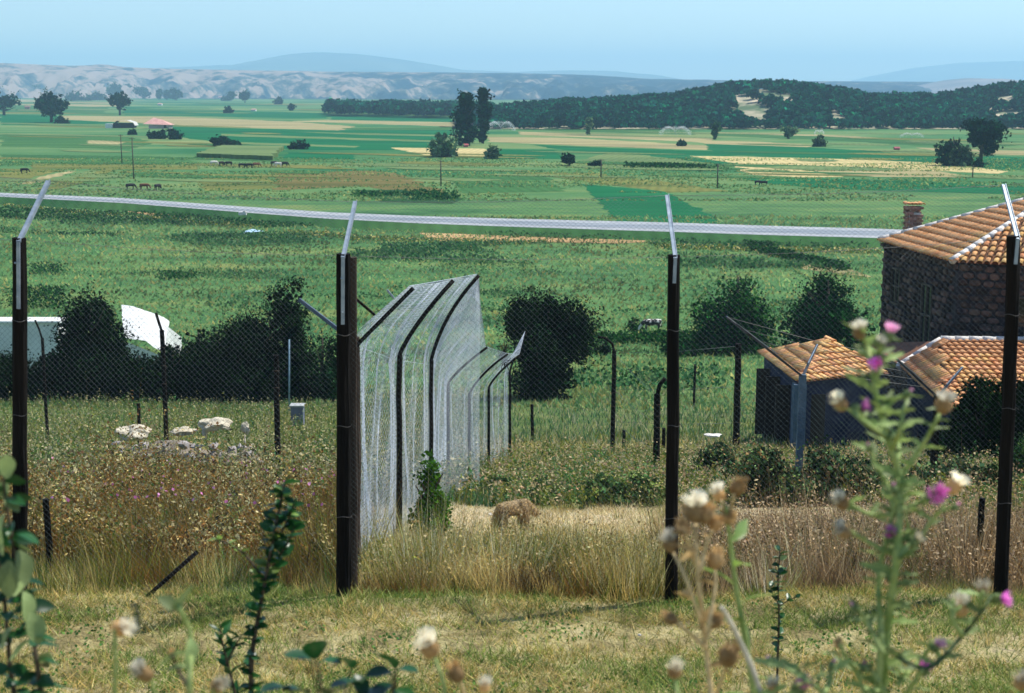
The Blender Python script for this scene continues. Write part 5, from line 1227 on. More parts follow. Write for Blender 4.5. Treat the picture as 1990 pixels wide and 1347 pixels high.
mesh_strip('wire_mesh', [f1, y1, a1[1]], [f2, y2, a2[1]], wf, M_wire, pitch=.08, r=.0011, step=.5, sag=.01)
for k in range(5):
    t = (k + 1) / 5
    mb = MB(); mb.tube([y1.lerp(a1[0], t), y1.lerp(a1[0], t).lerp(y2.lerp(a2[0], t), .5) - Vector((0, 0, .04)), y2.lerp(a2[0], t)], .003, 4); mb.build('strand_wire', M_rustwire, wf)
for zf in (.35, .65, .98):
    for (ta, ba), (tb, bb_) in ((p1, p2), (p1, p3)):
        A_ = ba.lerp(ta, zf); B_ = bb_.lerp(tb, zf); mb = MB(); mb.tube([A_, A_.lerp(B_, .5) - Vector((0, 0, .05)), B_], .004, 4); mb.build('strand_wire', M_wire, wf)

# utility poles on the plain
for px_, br, tr, lab in ((260, 348, 268, 'thin utility pole below the farm sheds'), (237, 318, 262, 'fainter utility pole left of the other by the farm sheds'), (857, 362, 312, 'utility pole below the silvery willow'), (1394, 366, 318, 'utility pole at the left tip of the gold field'), (1890, 345, 322, 'utility pole under the dark pair of trees'), (1168, 345, 310, 'utility pole right of the low meadow bush')):
    g = G(px_, br); d = depth(g.y, g.z); h = (br - tr) / F * d
    root = empty('utility_pole', g, lab, 'pole', 'utility poles on the plain'); mb = MB(); mb.tube([g, g + Vector((0, 0, h))], [.16, .11], 6); mb.build('shaft', M_wood, root)
    mb = MB(); mb.beam(g + Vector((-.7, 0, h * .97)), g + Vector((.7, 0, h * .97)), .1, .1); mb.build('crossarm', M_wood, root)

# sprinklers
M_spray = mat('water spray', (.80, .84, .88), rough=.6)
def sprinkler(px, row, wpx, hpx, label, n=1500):
    g = G(px, row); k = depth(g.y, g.z) / F; root = empty('field_sprinkler', g, label, 'sprinkler', 'irrigation sprinklers throwing water')
    mb = MB(); mb.tube([g, g + Vector((0, 0, 1.4))], .06, 6); mb.tube([g + Vector((-.3, 0, 1.35)), g + Vector((.5, 0, 1.7))], .05, 6); mb.build('riser', M_galv, root)
    vg = VG(); W = wpx * k / 2; Hh = hpx * k
    n *= 3; an = np.where(rng.random(n) < .55, rng.choice([0, .3, 3.0, 3.4], n) + rng.normal(size=n) * .1, rng.random(n) * 6.28); t = rng.random(n) ** .6
    r = W * t; z = 1.4 + Hh * (1 - ((t - .45) / .55) ** 2 if True else 0) * 1.0; z = 1.4 + Hh * 4 * t * (1 - t) * .8 * (1 - .25 * t)
    spread = .06 * W * (t + .1)
    P = np.stack([np.cos(an) * r, np.sin(an) * r, np.maximum(z - np.abs(rng.normal(size=n)) * Hh * .35 * t, .1)], 1) + rng.normal(size=(n, 3)) * spread[:, None] * .5
    P[:, 2] = np.abs(P[:, 2]); vg.leaves(P + np.array(g), .62 * k * rng.uniform(.6, 1.4, n), np.full((n, 3), .88), asp=.5)
    o = vg.build('water_jet', VEG, root); o['kind'] = 'stuff'
sprinkler(973, 254, 58, 18, 'sprinkler spraying water just right of the poplars', 1900)
sprinkler(1210, 249, 30, 9, 'small sprinkler spray at the foot of the wood', 600)
sprinkler(1312, 262, 62, 15, 'wide sprinkler spray at the foot of the wooded hill', 1700)
sprinkler(1592, 264, 20, 8, 'faint sprinkler spray behind the small grey tree', 350)
sprinkler(1772, 270, 46, 7, 'low sprinkler spray left of the dark pair of trees', 600)

# culvert and blue sheet near the road
g = G(472, 430); root = empty('culvert_block', g, 'small white concrete culvert block on the road edge', 'culvert'); mb = MB(); mb.box(g + Vector((0, 0, 1.2)), (1.2, .6, .45)); mb.box(g + Vector((.3, 0, 1.5)), (.4, .5, .2)); mb.build('block', M_mort, root)
g = G(483, 455); root = empty('blue_tarpaulin', g, 'pale blue tarpaulin lying in the grass below the road', 'tarpaulin'); mb = MB(); 
mb.add([g + Vector(v) for v in ((-1.3, -1.2, .1), (.6, -.9, .35), (2.0, 1.6, .25), (.3, 1.3, .6), (-.3, 0, .5))], [(0, 1, 4), (1, 2, 4), (2, 3, 4), (3, 0, 4)]); mb.build('sheet', mat('blue plastic', (.35, .55, .75), (.5, .68, .82), scale=2, rough=.4), root)
# far huts' white specks
for px_, row, wp, lab in ((430, 192, 12, 'tiny white far house under the pale cliffs'), (310, 205, 8, 'tiny white far house near the three narrow trees'), (492, 216, 9, 'small pale far barn right of the round far bush')):
    g = G(px_, row); k = depth(g.y, g.z) / F; root = empty('far_house', g, lab, 'house', 'tiny white houses far out on the plain')
    mb = MB(); mb.box(g + Vector((0, 3, 1.5 * k)), (wp * k, 6, 3 * k)); mb.build('wall', M_white, root)
    mb = MB(); mb.add([g + Vector((x * wp * k, y, z * k)) for x, y, z in ((-.55, -1, 3), (.55, -1, 3), (.55, 7, 3), (-.55, 7, 3), (-.4, 3, 4.6), (.4, 3, 4.6))], [(0, 1, 5, 4), (1, 2, 5), (2, 3, 4, 5), (3, 0, 4)]); mb.build('roof', mat('hut roof b', (.5, .3, .25)), root)

# rocks
M_rock = mat('pale limestone', (.42, .36, .25), (.66, .60, .46), scale=2.5, world=True, bump=.6, bscale=18)
def rock(px, row, wpx, hpx, Y, label, seed, dark=False):
    p = at(px, row, Y); gz = H(p.x, Y); k = depth(Y, p.z) / F
    mb = MB(); mb.blob(Vector((p.x, Y, p.z)), (wpx * k / 2, wpx * k * .4, hpx * k / 2), seed, .35, 3)
    mb2 = mb.build('rock', M_rock); tag(mb2, label, 'rock', 'pale rocks on the rubble heap'); return p
rb = MB(); c0 = at(370, 880, 24.3); 
for k in range(60):
    a = at(random.uniform(225, 500), random.uniform(858, 905), random.uniform(23.6, 25)); rb.blob(a, (random.uniform(.04, .13), .1, random.uniform(.03, .08)), k, .35, 1)
o = rb.build('rubble', mat('grey rubble', (.24, .22, .21), (.42, .38, .35), scale=3, bump=.4)); tag(o, 'heap of small grey rubble under the pale rocks', 'rubble', kind='stuff')
hm_ = MB(); c1_ = at(370, 890, 24.6); hm_.blob((c1_.x, 24.8, H(c1_.x, 24.8) + .02), (1.25, .7, max(.2, c1_.z - H(c1_.x, 24.8) + .12)), 3, .25, 3); o = hm_.build('rubble_mound', mat('mound earth', (.18, .15, .12), (.32, .27, .21), scale=4, bump=.6)); o['kind'] = 'structure'
rock(262, 842, 62, 26, 24.2, 'wide pale rock at the left end of the heap', 1)
rock(355, 838, 50, 14, 24.4, 'flat pale rock in the middle of the heap', 5)
# overhanging slab on small blocks
p = at(420, 826, 24.3); mb = MB(); mb.blob((p.x, 24.3, p.z + .01), (.27, .26, .10), 8, .3, 3); o = mb.build('rock', M_rock); tag(o, 'big cream slab of rock propped up with a dark hollow beneath', 'rock', 'pale rocks on the rubble heap')
p = at(398, 842, 24.2); mb = MB(); mb.blob((p.x, 24.2, p.z), (.05, .08, .11), 2, .3, 2); o = mb.build('rock', M_rock); tag(o, 'narrow upright stone holding the left end of the big slab', 'rock', 'pale rocks on the rubble heap')
rock(476, 832, 16, 22, 24.2, 'small upright white stone right of the big slab', 12)
# dead branches beside the heap
root = empty('dead_branch', at(470, 890, 23.4), 'pale broken dead branch sticking out right of the rocks', 'branch'); mb = MB()
for a, c_, r in (((440, 905), (492, 862), .03), ((470, 878), (476, 845), .022), ((478, 878), (497, 905), .022), ((455, 892), (410, 868), .018), ((486, 868), (505, 885), .018), ((430, 880), (450, 905), .02)):
    mb.tube([at(*a, 23.4), at((a[0] + c_[0]) / 2 + 3, (a[1] + c_[1]) / 2, 23.45), at(*c_, 23.5)], [r, r * .8, r * .4], 6)
mb.build('limb', mat('bleached wood', (.30, .24, .17), (.55, .48, .38), scale=6, bump=.4), root)
for px_, row, wp, Y, lab in ((953, 1000, 9, 16.8, 'small white stone left behind the tan dog'), (826, 1046, 7, 13.7, 'small white stone on the dry ground right of the mesh fence'), (1385, 846, 34, 38, 'flat white slab lying in the grass right of the third post'), (1242, 1236, 7, 8.3, 'tiny white stone lying on the dry turf')):
    p = at(px_, row, Y); p.z = max(p.z, H(p.x, Y) + .02); k = depth(Y, p.z) / F; mb = MB(); mb.blob(p, (wp * k / 2, wp * k * .4, wp * k * (.10 if wp > 20 else .3)), px_ * .1, .3, 2); tag(mb.build('white_stone', M_mort), lab, 'stone')

# ------------------------------------------------------------------ FOREGROUND PLANTS
L_dark = leaf_mat('glossy dark leaf', (.006, .045, .010), (.025, .11, .025))
L_pale = leaf_mat('pale leaf', (.12, .20, .06), (.34, .42, .17), rough=.6)
L_this = leaf_mat('thistle leaf', (.14, .23, .055), (.32, .40, .14), rough=.6)
L_dry = leaf_mat('dry leaf', (.35, .22, .09), (.55, .40, .18), rough=.8)
L_yel = leaf_mat('yellow green leaf', (.12, .22, .04), (.25, .36, .08))
M_stem = mat('green stem', (.22, .32, .09), (.40, .48, .18), scale=20, bump=.3)
M_dstem = mat('dark stem', (.04, .03, .02), (.09, .07, .04), scale=20)
M_drys = mat('dry stem', (.56, .40, .18), (.74, .58, .32), scale=20, bump=.3)
M_pst = mat('bleached stem', (.50, .45, .34), (.68, .62, .50), scale=20)
M_pink = leaf_mat('thistle pink', (.74, .16, .60), (.88, .38, .76), rough=.8, trans=.45)
M_ppink = leaf_mat('pale thistle pink', (.74, .36, .58), (.88, .58, .72), rough=.8, trans=.45)
M_cream = leaf_mat('thistle down', (.72, .66, .50), (.90, .86, .74), rough=.9, trans=.4)
M_bract = mat('thistle bracts', (.10, .17, .06), (.24, .30, .12), scale=60)
M_brown = leaf_mat('dry bracts', (.40, .24, .09), (.70, .50, .25), rough=.9, trans=.35)
M_yflo = mat('yellow petals', (.70, .50, .15), (.8, .65, .35), scale=60)
def leaf_mesh(name, m, kind='ovate'):
    n = 7; b = MB(); vs = []
    for i in range(n):
        t = i / (n - 1); w_ = {'ovate': math.sin(math.pi * min(1, t * .92 + .05)) ** .8 * .30, 'lance': math.sin(math.pi * min(1, t + .02)) * .15, 'spiny': (math.sin(math.pi * min(1, t * .95 + .05)) * .17) * (1.0 if i % 2 else .5) + .012, 'round': math.sin(math.pi * min(1, t * .95 + .03)) ** .6 * .40}[kind]
        z = -.18 * t * t + .03 * math.sin(t * 6)
        vs += [(-w_, t, z + w_ * .35), (0, t, z), (w_, t, z + w_ * .35)]
    fs = []
    for i in range(n - 1): fs += [(i * 3, i * 3 + 1, i * 3 + 4, i * 3 + 3), (i * 3 + 1, i * 3 + 2, i * 3 + 5, i * 3 + 4)]
    b.add(vs, fs, kind != 'spiny'); return b.mesh(name, m)
LM = {('ovate', 'dark'): leaf_mesh('leaf', L_dark), ('ovate', 'pale'): leaf_mesh('leaf', L_pale), ('spiny', 'this'): leaf_mesh('leaf', L_this, 'spiny'), ('lance', 'dry'): leaf_mesh('leaf', L_dry, 'lance'), ('lance', 'yel'): leaf_mesh('leaf', L_yel, 'lance'), ('round', 'dark'): leaf_mesh('leaf', L_dark, 'round'), ('lance', 'dark'): leaf_mesh('leaf', L_dark, 'lance'), ('ovate', 'yel'): leaf_mesh('leaf', L_yel, 'ovate')}
def put_leaf(root, key, p, d, size, roll=None):
    d = Vector(d).normalized(); q = d.to_track_quat('Y', 'Z'); roll = random.uniform(-1.2, 1.2) if roll is None else roll
    link('leaf', LM[key], root, Matrix.Translation(p) @ q.to_matrix().to_4x4() @ Matrix.Rotation(roll, 4, 'Y') @ Matrix.Scale(size, 4))
def ppath(pts, Y, wob=.0):
    return [at(x, y, Y + (wob * math.sin(i * 1.7 + x))) for i, (x, y) in enumerate(pts)]
def smooth_path(P, k=4):
    out = []
    for i in range(len(P) - 1):
        p0 = P[max(0, i - 1)]; p1 = P[i]; p2 = P[i + 1]; p3 = P[min(len(P) - 1, i + 2)]
        for j in range(k):
            t = j / k; out.append(.5 * ((2 * p1) + (p2 - p0) * t + (2 * p0 - 5 * p1 + 4 * p2 - p3) * t * t + (3 * p1 - p0 - 3 * p2 + p3) * t ** 3))
    return out + [P[-1]]
def stem(root, pts, Y, r0, r1, m, wob=.03, ground=False, name='stem'):
    P = smooth_path(ppath(pts, Y, wob))
    if ground: g = Vector((P[0].x, P[0].y, H(P[0].x, P[0].y) - .02)); P = [g, g.lerp(P[0], .5)] + P
    n = len(P); mb = MB(); mb.tube(P, [r0 + (r1 - r0) * i / (n - 1) for i in range(n)], 7, jit=.06); mb.build(name, m, root); return P
def leaves_on(root, P, key, step, size, up=.4, spread=1.0, start=0, face=0.0):
    acc = 0; a = random.random() * 6
    for i in range(start, len(P) - 1):
        seg = (P[i + 1] - P[i]); L = seg.length; acc += L
        while acc > step:
            acc -= step; t = random.random(); a += 2.4
            d = Vector((math.cos(a) * spread, math.sin(a) * spread * .7 - face, up + random.uniform(-.2, .3)))
            put_leaf(root, key, P[i].lerp(P[i + 1], t), d, size * random.uniform(.65, 1.2))
def head(root, p, d, size, kind):
    """thistle head: bracts with florets or down above"""
    d = Vector(d).normalized(); q = d.to_track_quat('Z', 'Y').to_matrix().to_4x4(); M = Matrix.Translation(p) @ q
    bm_ = {'pink': M_bract, 'ppink': M_bract, 'bud': M_bract, 'cream': M_brown, 'brown': M_brown, 'creamg': M_bract}[kind]
    fm = {'pink': M_pink, 'ppink': M_ppink, 'bud': M_ppink, 'cream': M_cream, 'brown': M_brown, 'creamg': M_cream}[kind]
    b = MB(); r = size * .5
    b.blob((0, 0, r * .7), (r * .62, r * .62, r * .85), size * 99, .05, 2, True)
    for i in range(54):      # overlapping scales
        t = (i % 9) / 9; a = i * 2.4; rr = r * .64 * math.sin(math.pi * (.15 + t * .7)); z = r * (-.1 + 1.5 * t)
        c_ = Vector((math.cos(a) * rr, math.sin(a) * rr, z)); tg = Vector((-math.sin(a), math.cos(a), 0)); o_ = Vector((math.cos(a), math.sin(a), .9)) * r * .26
        b.add([c_ - tg * r * .1, c_ + tg * r * .1, c_ + o_], [(0, 1, 2)])
    b.v = [tuple(M @ Vector(v)) for v in b.v]
    hd = b.build('flower_head', bm_, root); hd['wloc'] = list(root.location); hd.location = (0, 0, 0)
    for v in hd.data.vertices: v.co -= root.location
    f = MB(); n = 110 if kind in ('pink', 'ppink', 'cream', 'creamg') else 46
    L = {'pink': 1.25, 'ppink': 1.25, 'bud': .8, 'cream': .85, 'brown': .7, 'creamg': .8}[kind] * r; sp = {'pink': .75, 'ppink': .75, 'bud': .25, 'cream': 1.0, 'brown': .7, 'creamg': .9}[kind]
    for i in range(n):
        a = random.random() * 6.283; s_ = random.random() ** .5 * sp; c_ = Vector((math.cos(a) * s_ * r * .4, math.sin(a) * s_ * r * .4, r * 1.25))
        dd = Vector((math.cos(a) * s_, math.sin(a) * s_, 1)).normalized() * L * random.uniform(.75, 1.1); tg = Vector((-math.sin(a + 1), math.cos(a + 1), 0)) * r * .055
        f.add([c_ - tg, c_ + tg, c_ + dd + tg * .8, c_ + dd - tg * .8], [(0, 1, 2, 3)])
    f.v = [tuple(M @ Vector(v)) for v in f.v]; o = f.build('florets', fm, hd)
PXM = 1 / F    # metres per pixel per metre of depth

# tall pink thistle
Y = 2.55; bx = at(1715, 1400, Y)
root = empty('pink_thistle', Vector((bx.x, Y, H(bx.x, Y))), 'tall green thistle with pink flowers in the right foreground', 'thistle')
trunk = stem(root, [(1712, 1420), (1722, 1250), (1742, 1080), (1750, 940), (1724, 850), (1702, 765), (1694, 700)], Y, .009, .0045, M_stem, ground=True)
br = [[(1700, 1400), (1712, 1250), (1708, 1120), (1735, 1000), (1745, 930)], [(1724, 850), (1680, 820), (1650, 795)], [(1700, 740), (1712, 705), (1710, 690)], [(1696, 715), (1684, 672), (1674, 650)], [(1698, 705), (1712, 675), (1722, 660)],
      [(1748, 930), (1790, 870), (1818, 820), (1830, 795)], [(1752, 990), (1790, 975), (1812, 955)], [(1790, 975), (1830, 962), (1843, 948)], [(1745, 1000), (1690, 1000), (1645, 975)], [(1742, 1080), (1690, 1055), (1650, 1030)],
      [(1745, 1090), (1742, 1060), (1738, 1048)], [(1745, 1090), (1760, 1065), (1766, 1052)], [(1722, 1260), (1800, 1300), (1870, 1235), (1910, 1185), (1925, 1158)], [(1870, 1235), (1850, 1200), (1868, 1178)], [(1905, 1190), (1905, 1165), (1910, 1150)],
      [(1745, 1330), (1790, 1280), (1812, 1256)], [(1760, 1350), (1780, 1320), (1792, 1302)], [(1720, 1350), (1700, 1310), (1684, 1298)], [(1715, 1270), (1685, 1210), (1668, 1180)], [(1745, 1000), (1745, 965), (1738, 950)],
      [(1730, 1180), (1750, 1080), (1790, 1040), (1820, 1000), (1850, 985)], [(1700, 1420), (1670, 1320), (1640, 1270), (1632, 1250)], [(1740, 1000), (1722, 940), (1700, 900), (1692, 870)], [(1735, 870), (1750, 830), (1756, 790)], [(1712, 800), (1740, 775), (1757, 768)]]
for i, b_ in enumerate(br):
    P = stem(root, b_, Y + random.uniform(-.05, .05), .0055 if i else .008, .0028, M_stem if i != 12 else mat('dark green stem', (.04, .07, .03), (.08, .12, .05), scale=20)); leaves_on(root, P, ('spiny', 'this'), .017, .044, spread=.9)
leaves_on(root, trunk, ('spiny', 'this'), .013, .062, start=2, spread=.9)
HS = [(1710, 686, 'pink', (-.3, -.6, -.1), 36), (1722, 655, 'ppink', (.2, -.3, .9), 34), (1672, 648, 'cream', (-.2, -.3, .9), 38), (1700, 665, 'creamg', (.3, -.5, .6), 30), (1652, 788, 'pink', (.9, -.4, .3), 34), (1640, 785, 'cream', (-.6, -.3, .8), 40),
      (1812, 950, 'pink', (-.1, -.9, .35), 50), (1845, 945, 'cream', (.4, -.3, .8), 46), (1643, 975, 'cream', (-.6, -.4, .7), 42), (1650, 1030, 'cream', (-.6, -.3, .5), 40), (1738, 1045, 'pink', (-.4, -.4, .7), 34), (1766, 1050, 'creamg', (.5, -.3, .6), 36),
      (1925, 1155, 'pink', (.6, -.5, .2), 36), (1911, 1148, 'cream', (-.2, -.3, .9), 36), (1866, 1182, 'cream', (-.2, -.3, .9), 50), (1812, 1255, 'ppink', (.3, -.5, .7), 30), (1792, 1302, 'pink', (.1, -.5, .8), 36), (1684, 1298, 'bud', (-.3, -.3, .9), 30),
      (1668, 1180, 'bud', (-.6, -.3, .7), 30), (1738, 952, 'bud', (-.2, -.4, .9), 28), (1830, 790, 'cream', (.1, -.3, .9), 46), (1632, 1252, 'brown', (-.3, -.3, .8), 30), (1757, 766, 'bud', (.5, -.3, .7), 24), (1692, 870, 'bud', (-.4, -.4, .7), 22), (1850, 985, 'bud', (.5, -.3, .7), 22)]
for x, y, k, d, s_ in HS: head(root, at(x, y + s_ * .25, Y - .01), d, s_ * PXM * Y * .98, k)
# low pink thistle beside it
Y = 2.45; root = empty('low_thistle', Vector((at(1590, 1400, Y).x, Y, H(0, Y))), 'low thistle with small pink buds at the bottom edge left of the tall pink one', 'thistle')
for i, b_ in enumerate([[(1640, 1430), (1600, 1350), (1560, 1318), (1515, 1292)], [(1600, 1430), (1575, 1370), (1548, 1345)], [(1600, 1350), (1615, 1320), (1612, 1300)], [(1580, 1430), (1500, 1380), (1470, 1340)]]):
    P = stem(root, b_, Y, .006, .003, M_stem, ground=(i in (0, 1, 3))); leaves_on(root, P, ('spiny', 'this'), .015, .06, start=2)
for x, y, k, d, s_ in ((1512, 1292, 'bud', (-.7, -.3, .6), 30), (1546, 1345, 'ppink', (.2, -.5, .7), 40), (1612, 1300, 'bud', (.3, -.3, .8), 24), (1506, 1345, 'cream', (-.3, -.3, .8), 34)): head(root, at(x, y, Y), d, s_ * PXM * Y * 1.1, k)
Y = 2.5; root = empty('corner_thistle', Vector((at(1985, 1400, Y).x, Y, H(0, Y))), 'thistle with one whitish head cut by the bottom right corner', 'thistle')
P = stem(root, [(2000, 1430), (1992, 1370), (1982, 1340)], Y, .005, .003, M_stem, ground=True); leaves_on(root, P, ('spiny', 'this'), .02, .05, start=3); head(root, at(1982, 1338, Y), (-.1, -.4, .9), 44 * PXM * Y, 'cream')

# dry brown thistle
Y = 2.6; root = empty('dry_thistle', Vector((at(1385, 1400, Y).x, Y, H(0, Y))), 'withered brown thistle with papery heads in front of the third post', 'thistle')
tr = stem(root, [(1392, 1430), (1376, 1290), (1360, 1150), (1352, 1040), (1352, 1010)], Y, .0065, .003, M_drys, ground=True)
BB = [[(1372, 1240), (1335, 1130), (1306, 1070)], [(1375, 1230), (1390, 1140), (1388, 1100)], [(1372, 1260), (1330, 1222), (1310, 1208)], [(1372, 1240), (1382, 1220), (1384, 1212)], [(1384, 1380), (1402, 1320), (1410, 1290)], [(1362, 1110), (1372, 1060), (1384, 1030)], [(1358, 1110), (1340, 1060), (1333, 1035)]]
for b_ in BB: P = stem(root, b_, Y, .0042, .0025, M_drys); leaves_on(root, P, ('lance', 'dry'), .05, .045)
leaves_on(root, tr, ('lance', 'dry'), .035, .055, start=3)
for x, y, k, d, s_ in ((1352, 1012, 'cream', (-.1, -.3, 1), 56), (1366, 1014, 'brown', (.3, -.3, 1), 46), (1306, 1070, 'cream', (-.3, -.3, .9), 42), (1388, 1102, 'brown', (.1, -.3, 1), 46), (1312, 1208, 'brown', (-.6, -.3, .5), 36), (1384, 1216, 'brown', (.3, -.4, .8), 40), (1410, 1290, 'brown', (.2, -.4, .9), 58), (1384, 1030, 'brown', (.4, -.3, .9), 36), (1333, 1038, 'brown', (-.4, -.3, .9), 38)):
    head(root, at(x, y, Y), d, s_ * PXM * Y * 1.1, k)
Y = 2.75; root = empty('tall_dry_stalk', Vector((at(1450, 1400, Y).x, Y, H(0, Y))), 'tall pale green stalk with cream seed heads right of the withered thistle', 'thistle')
tr = stem(root, [(1478, 1430), (1452, 1260), (1432, 1150), (1418, 1040), (1412, 985)], Y, .008, .0035, M_stem, ground=True); leaves_on(root, tr, ('lance', 'yel'), .05, .09, start=3)
for b_ in [[(1415, 1010), (1405, 985), (1402, 972)], [(1415, 1010), (1424, 975), (1427, 960)]]: stem(root, b_, Y, .004, .003, M_drys)
for x, y, k, d, s_ in ((1402, 972, 'cream', (-.4, -.3, .8), 36), (1427, 960, 'brown', (.3, -.3, .9), 42), (1412, 1010, 'brown', (.1, -.6, .4), 38)): head(root, at(x, y, Y), d, s_ * PXM * Y * 1.1, k)
Y = 2.5; root = empty('bleached_stalk', Vector((at(1480, 1400, Y).x, Y, H(0, Y))), 'bare whitish stalk slanting down to the bottom edge', 'stalk'); stem(root, [(1500, 1430), (1470, 1320), (1430, 1230), (1402, 1180)], Y, .006, .004, M_pst, ground=True)
# small dry heads, each its own plant
for x, y, base, s_, lab, k, d in ((1310, 1315, 1312, 42, 'small dry thistle head at the bottom edge below the third post', 'cream', (0, -.4, .9)), (842, 1272, 872, 58, 'dry cream thistle head alone at the bottom centre', 'cream', (-.3, -.4, .8)),
                                (892, 1322, 905, 50, 'long beige seed head right below the cream centre head', 'brown', (-.3, -.3, .9)), (942, 1345, 950, 34, 'small beige head at the bottom edge right of centre', 'cream', (0, -.3, .9)),
                                (222, 1225, 215, 48, 'whitish drooping thistle head low at the left', 'cream', (.7, -.4, .4)), (292, 1318, 300, 48, 'cream and brown head near the bottom left', 'cream', (-.4, -.4, .6)), (415, 1340, 400, 40, 'cream head at the bottom edge behind the leafy sapling', 'cream', (.5, -.4, .6))):
    Y = 2.3; root = empty('dry_seed_head', Vector((at(base, 1400, Y).x, Y, H(0, Y))), lab, 'thistle', 'dry seed heads along the bottom edge')
    stem(root, [(base, 1440), ((base + x) / 2 + 6, (1400 + y) / 2), (x, y)], Y, .0045, .003, M_drys if k == 'brown' else M_stem, ground=True); head(root, at(x, y, Y), d, s_ * PXM * Y * 1.05, k)
Y = 2.2; root = empty('withered_stalk', Vector((at(365, 1400, Y).x, Y, H(0, Y))), 'blurred withered grey stalk with a curled top leaf at the lower left', 'stalk')
P = stem(root, [(372, 1440), (368, 1330), (370, 1240), (352, 1190), (342, 1172)], Y, .006, .003, M_stem, ground=True)
for (x, y), d, s_ in (((352, 1190), (.25, -.2, .9), .062), ((345, 1185), (-.5, -.3, .6), .04), ((365, 1270), (-.8, -.3, -.1), .05), ((370, 1300), (-.9, -.2, .2), .04), ((368, 1240), (.1, -.3, -.9), .05)): put_leaf(root, ('ovate', 'pale'), at(x, y, Y), d, s_)
P = stem(root, [(368, 1340), (345, 1300), (335, 1275)], Y, .004, .0025, M_dstem); head(root, at(335, 1275, Y), (0, -.4, .9), .016, 'brown')

# leafy sapling
Y = 4.3; root = empty('leafy_sapling', Vector((at(490, 1400, Y).x, Y, H(at(490, 1400, Y).x, Y))), 'dark leafy sapling left of the thick fence post', 'sapling')
T1 = stem(root, [(490, 1400), (488, 1290), (500, 1210), (515, 1130), (532, 1040), (553, 940)], Y, .010, .003, M_dstem, ground=True, wob=.02)
T2 = stem(root, [(514, 1130), (478, 1080), (440, 1055), (412, 1046)], Y, .005, .002, M_dstem, wob=.02)
T3 = stem(root, [(530, 1060), (560, 1010), (572, 975)], Y, .004, .002, M_dstem, wob=.02); T4 = stem(root, [(530, 1100), (556, 1060), (574, 1020)], Y, .004, .002, M_dstem, wob=.02)
T5 = stem(root, [(470, 1400), (445, 1300), (430, 1240), (428, 1215)], Y, .006, .002, M_dstem, ground=True, wob=.02); T6 = stem(root, [(440, 1290), (460, 1250), (470, 1235)], Y, .004, .002, M_dstem)
for P, st in ((T1, 3), (T3, 0), (T4, 0)): leaves_on(root, P, ('ovate', 'dark'), .0078, .045, start=st, face=.2)
leaves_on(root, T1, ('ovate', 'yel'), .05, .045, start=12); leaves_on(root, T2, ('ovate', 'yel'), .022, .035, face=.2); leaves_on(root, T3, ('ovate', 'yel'), .03, .045)
leaves_on(root, T5, ('lance', 'dark'), .014, .07, start=2, up=.9); leaves_on(root, T6, ('lance', 'dark'), .014, .07, up=.9)
# small sapling right of centre
Y = 7.0; root = empty('small_sapling', Vector((at(1515, 1280, Y).x, Y, H(at(1515, 1280, Y).x, Y))), 'thin small leaved sapling on the turf left of the pink thistle', 'sapling')
T1 = stem(root, [(1512, 1270), (1514, 1200), (1512, 1130), (1516, 1068)], Y, .007, .003, M_dstem, ground=True, wob=.02); leaves_on(root, T1, ('ovate', 'dark'), .012, .045, start=2); leaves_on(root, T1, ('ovate', 'pale'), .03, .04, start=6)
for b_ in ([(1513, 1180), (1535, 1165), (1552, 1160)], [(1513, 1175), (1500, 1150), (1494, 1138)]): P = stem(root, b_, Y, .003, .002, M_dstem); leaves_on(root, P, ('ovate', 'dark'), .02, .045)
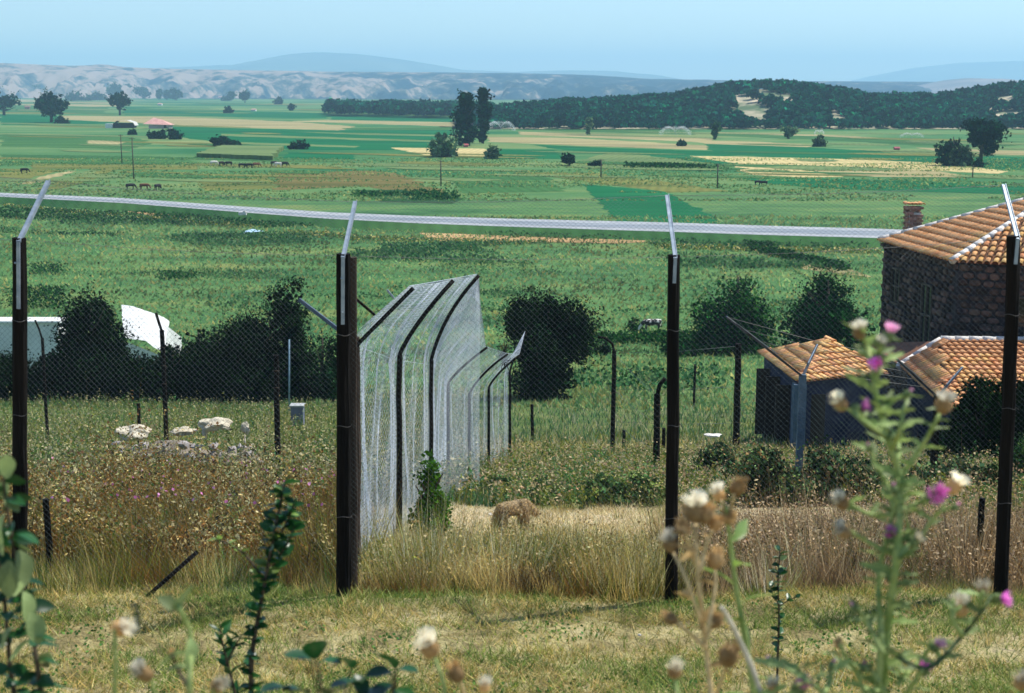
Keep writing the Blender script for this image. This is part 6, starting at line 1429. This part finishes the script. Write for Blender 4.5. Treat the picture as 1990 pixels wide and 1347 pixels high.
# leafy branch at the left edge
Y = 2.9; root = empty('leafy_branch_shrub', Vector((at(50, 1400, Y).x, Y, H(at(50, 1400, Y).x, Y))), 'broad leaved shrub branch with pale backlit leaves at the left edge', 'shrub')
T1 = stem(root, [(90, 1430), (72, 1290), (55, 1190), (30, 1080), (12, 980), (4, 905)], Y, .007, .0025, M_dstem, ground=True); T2 = stem(root, [(40, 1430), (20, 1300), (10, 1180), (-10, 1050)], Y, .007, .003, M_dstem, ground=True)
leaves_on(root, T1, ('ovate', 'pale'), .055, .055, start=3, up=-.5, face=.2); leaves_on(root, T2, ('ovate', 'dark'), .016, .052, start=3, face=.2, up=.1); leaves_on(root, T1, ('ovate', 'dark'), .015, .050, start=3, face=.1, up=.0)
for (x, y), d, s_ in (((35, 1070), (.35, -.2, -.95), .075), ((20, 1090), (-.1, -.2, -1), .08), ((45, 1150), (.3, -.2, -1), .07), ((60, 1190), (.3, -.2, -.9), .07), ((10, 1000), (-.2, -.3, -1), .085), ((14, 930), (.1, -.2, 1), .06), ((25, 1220), (-.6, -.2, -.9), .06), ((70, 1240), (.9, -.2, .1), .045), ((30, 1040), (.9, -.2, -.1), .055)):
    put_leaf(root, ('ovate', 'pale') if d[2] < -.5 or d[2] > .9 else ('ovate', 'dark'), at(x, y, Y - .05), d, s_, random.uniform(-.4, .4))  # pale colour, picked by leaf direction, stands for light shining through
# broad leaves at the bottom
Y = 2.7
for lab, base, items in (('low plant with broad dark leaves at the bottom right of the sapling', 640, [((612, 1282), (.1, -.4, .9), .045), ((604, 1285), (-.7, -.4, .5), .04), ((620, 1288), (.9, -.4, .3), .036), ((682, 1300), (-.3, -.5, .8), .04), ((690, 1312), (.4, -.5, -.5), .034), ((598, 1350), (-.5, -.5, .5), .045), ((640, 1352), (.3, -.5, .5), .05), ((560, 1340), (-.5, -.5, .3), .045)]),
                         ('second low plant with broad dark leaves at the bottom edge', 765, [((766, 1300), (-.5, -.4, .9), .045), ((770, 1305), (.7, -.4, .3), .035), ((760, 1308), (-.9, -.4, .2), .036), ((762, 1330), (-.6, -.5, -.2), .04), ((770, 1340), (.5, -.5, -.3), .04), ((700, 1330), (-.8, -.5, .3), .045), ((705, 1345), (.4, -.5, .2), .045)])):
    root = empty('broad_leaved_plant', Vector((at(base, 1400, Y).x, Y, H(at(base, 1400, Y).x, Y))), lab, 'plant', 'broad leaved plants at the bottom edge')
    for (x, y), d, s_ in items:
        stem(root, [(base + (x - base) * .3, 1430), ((base + x) / 2, 1380), (x, y)], Y, .003, .0015, M_dstem, ground=True); put_leaf(root, ('round', 'dark'), at(x, y, Y), d, s_ * 1.45, random.uniform(-.3, .3))
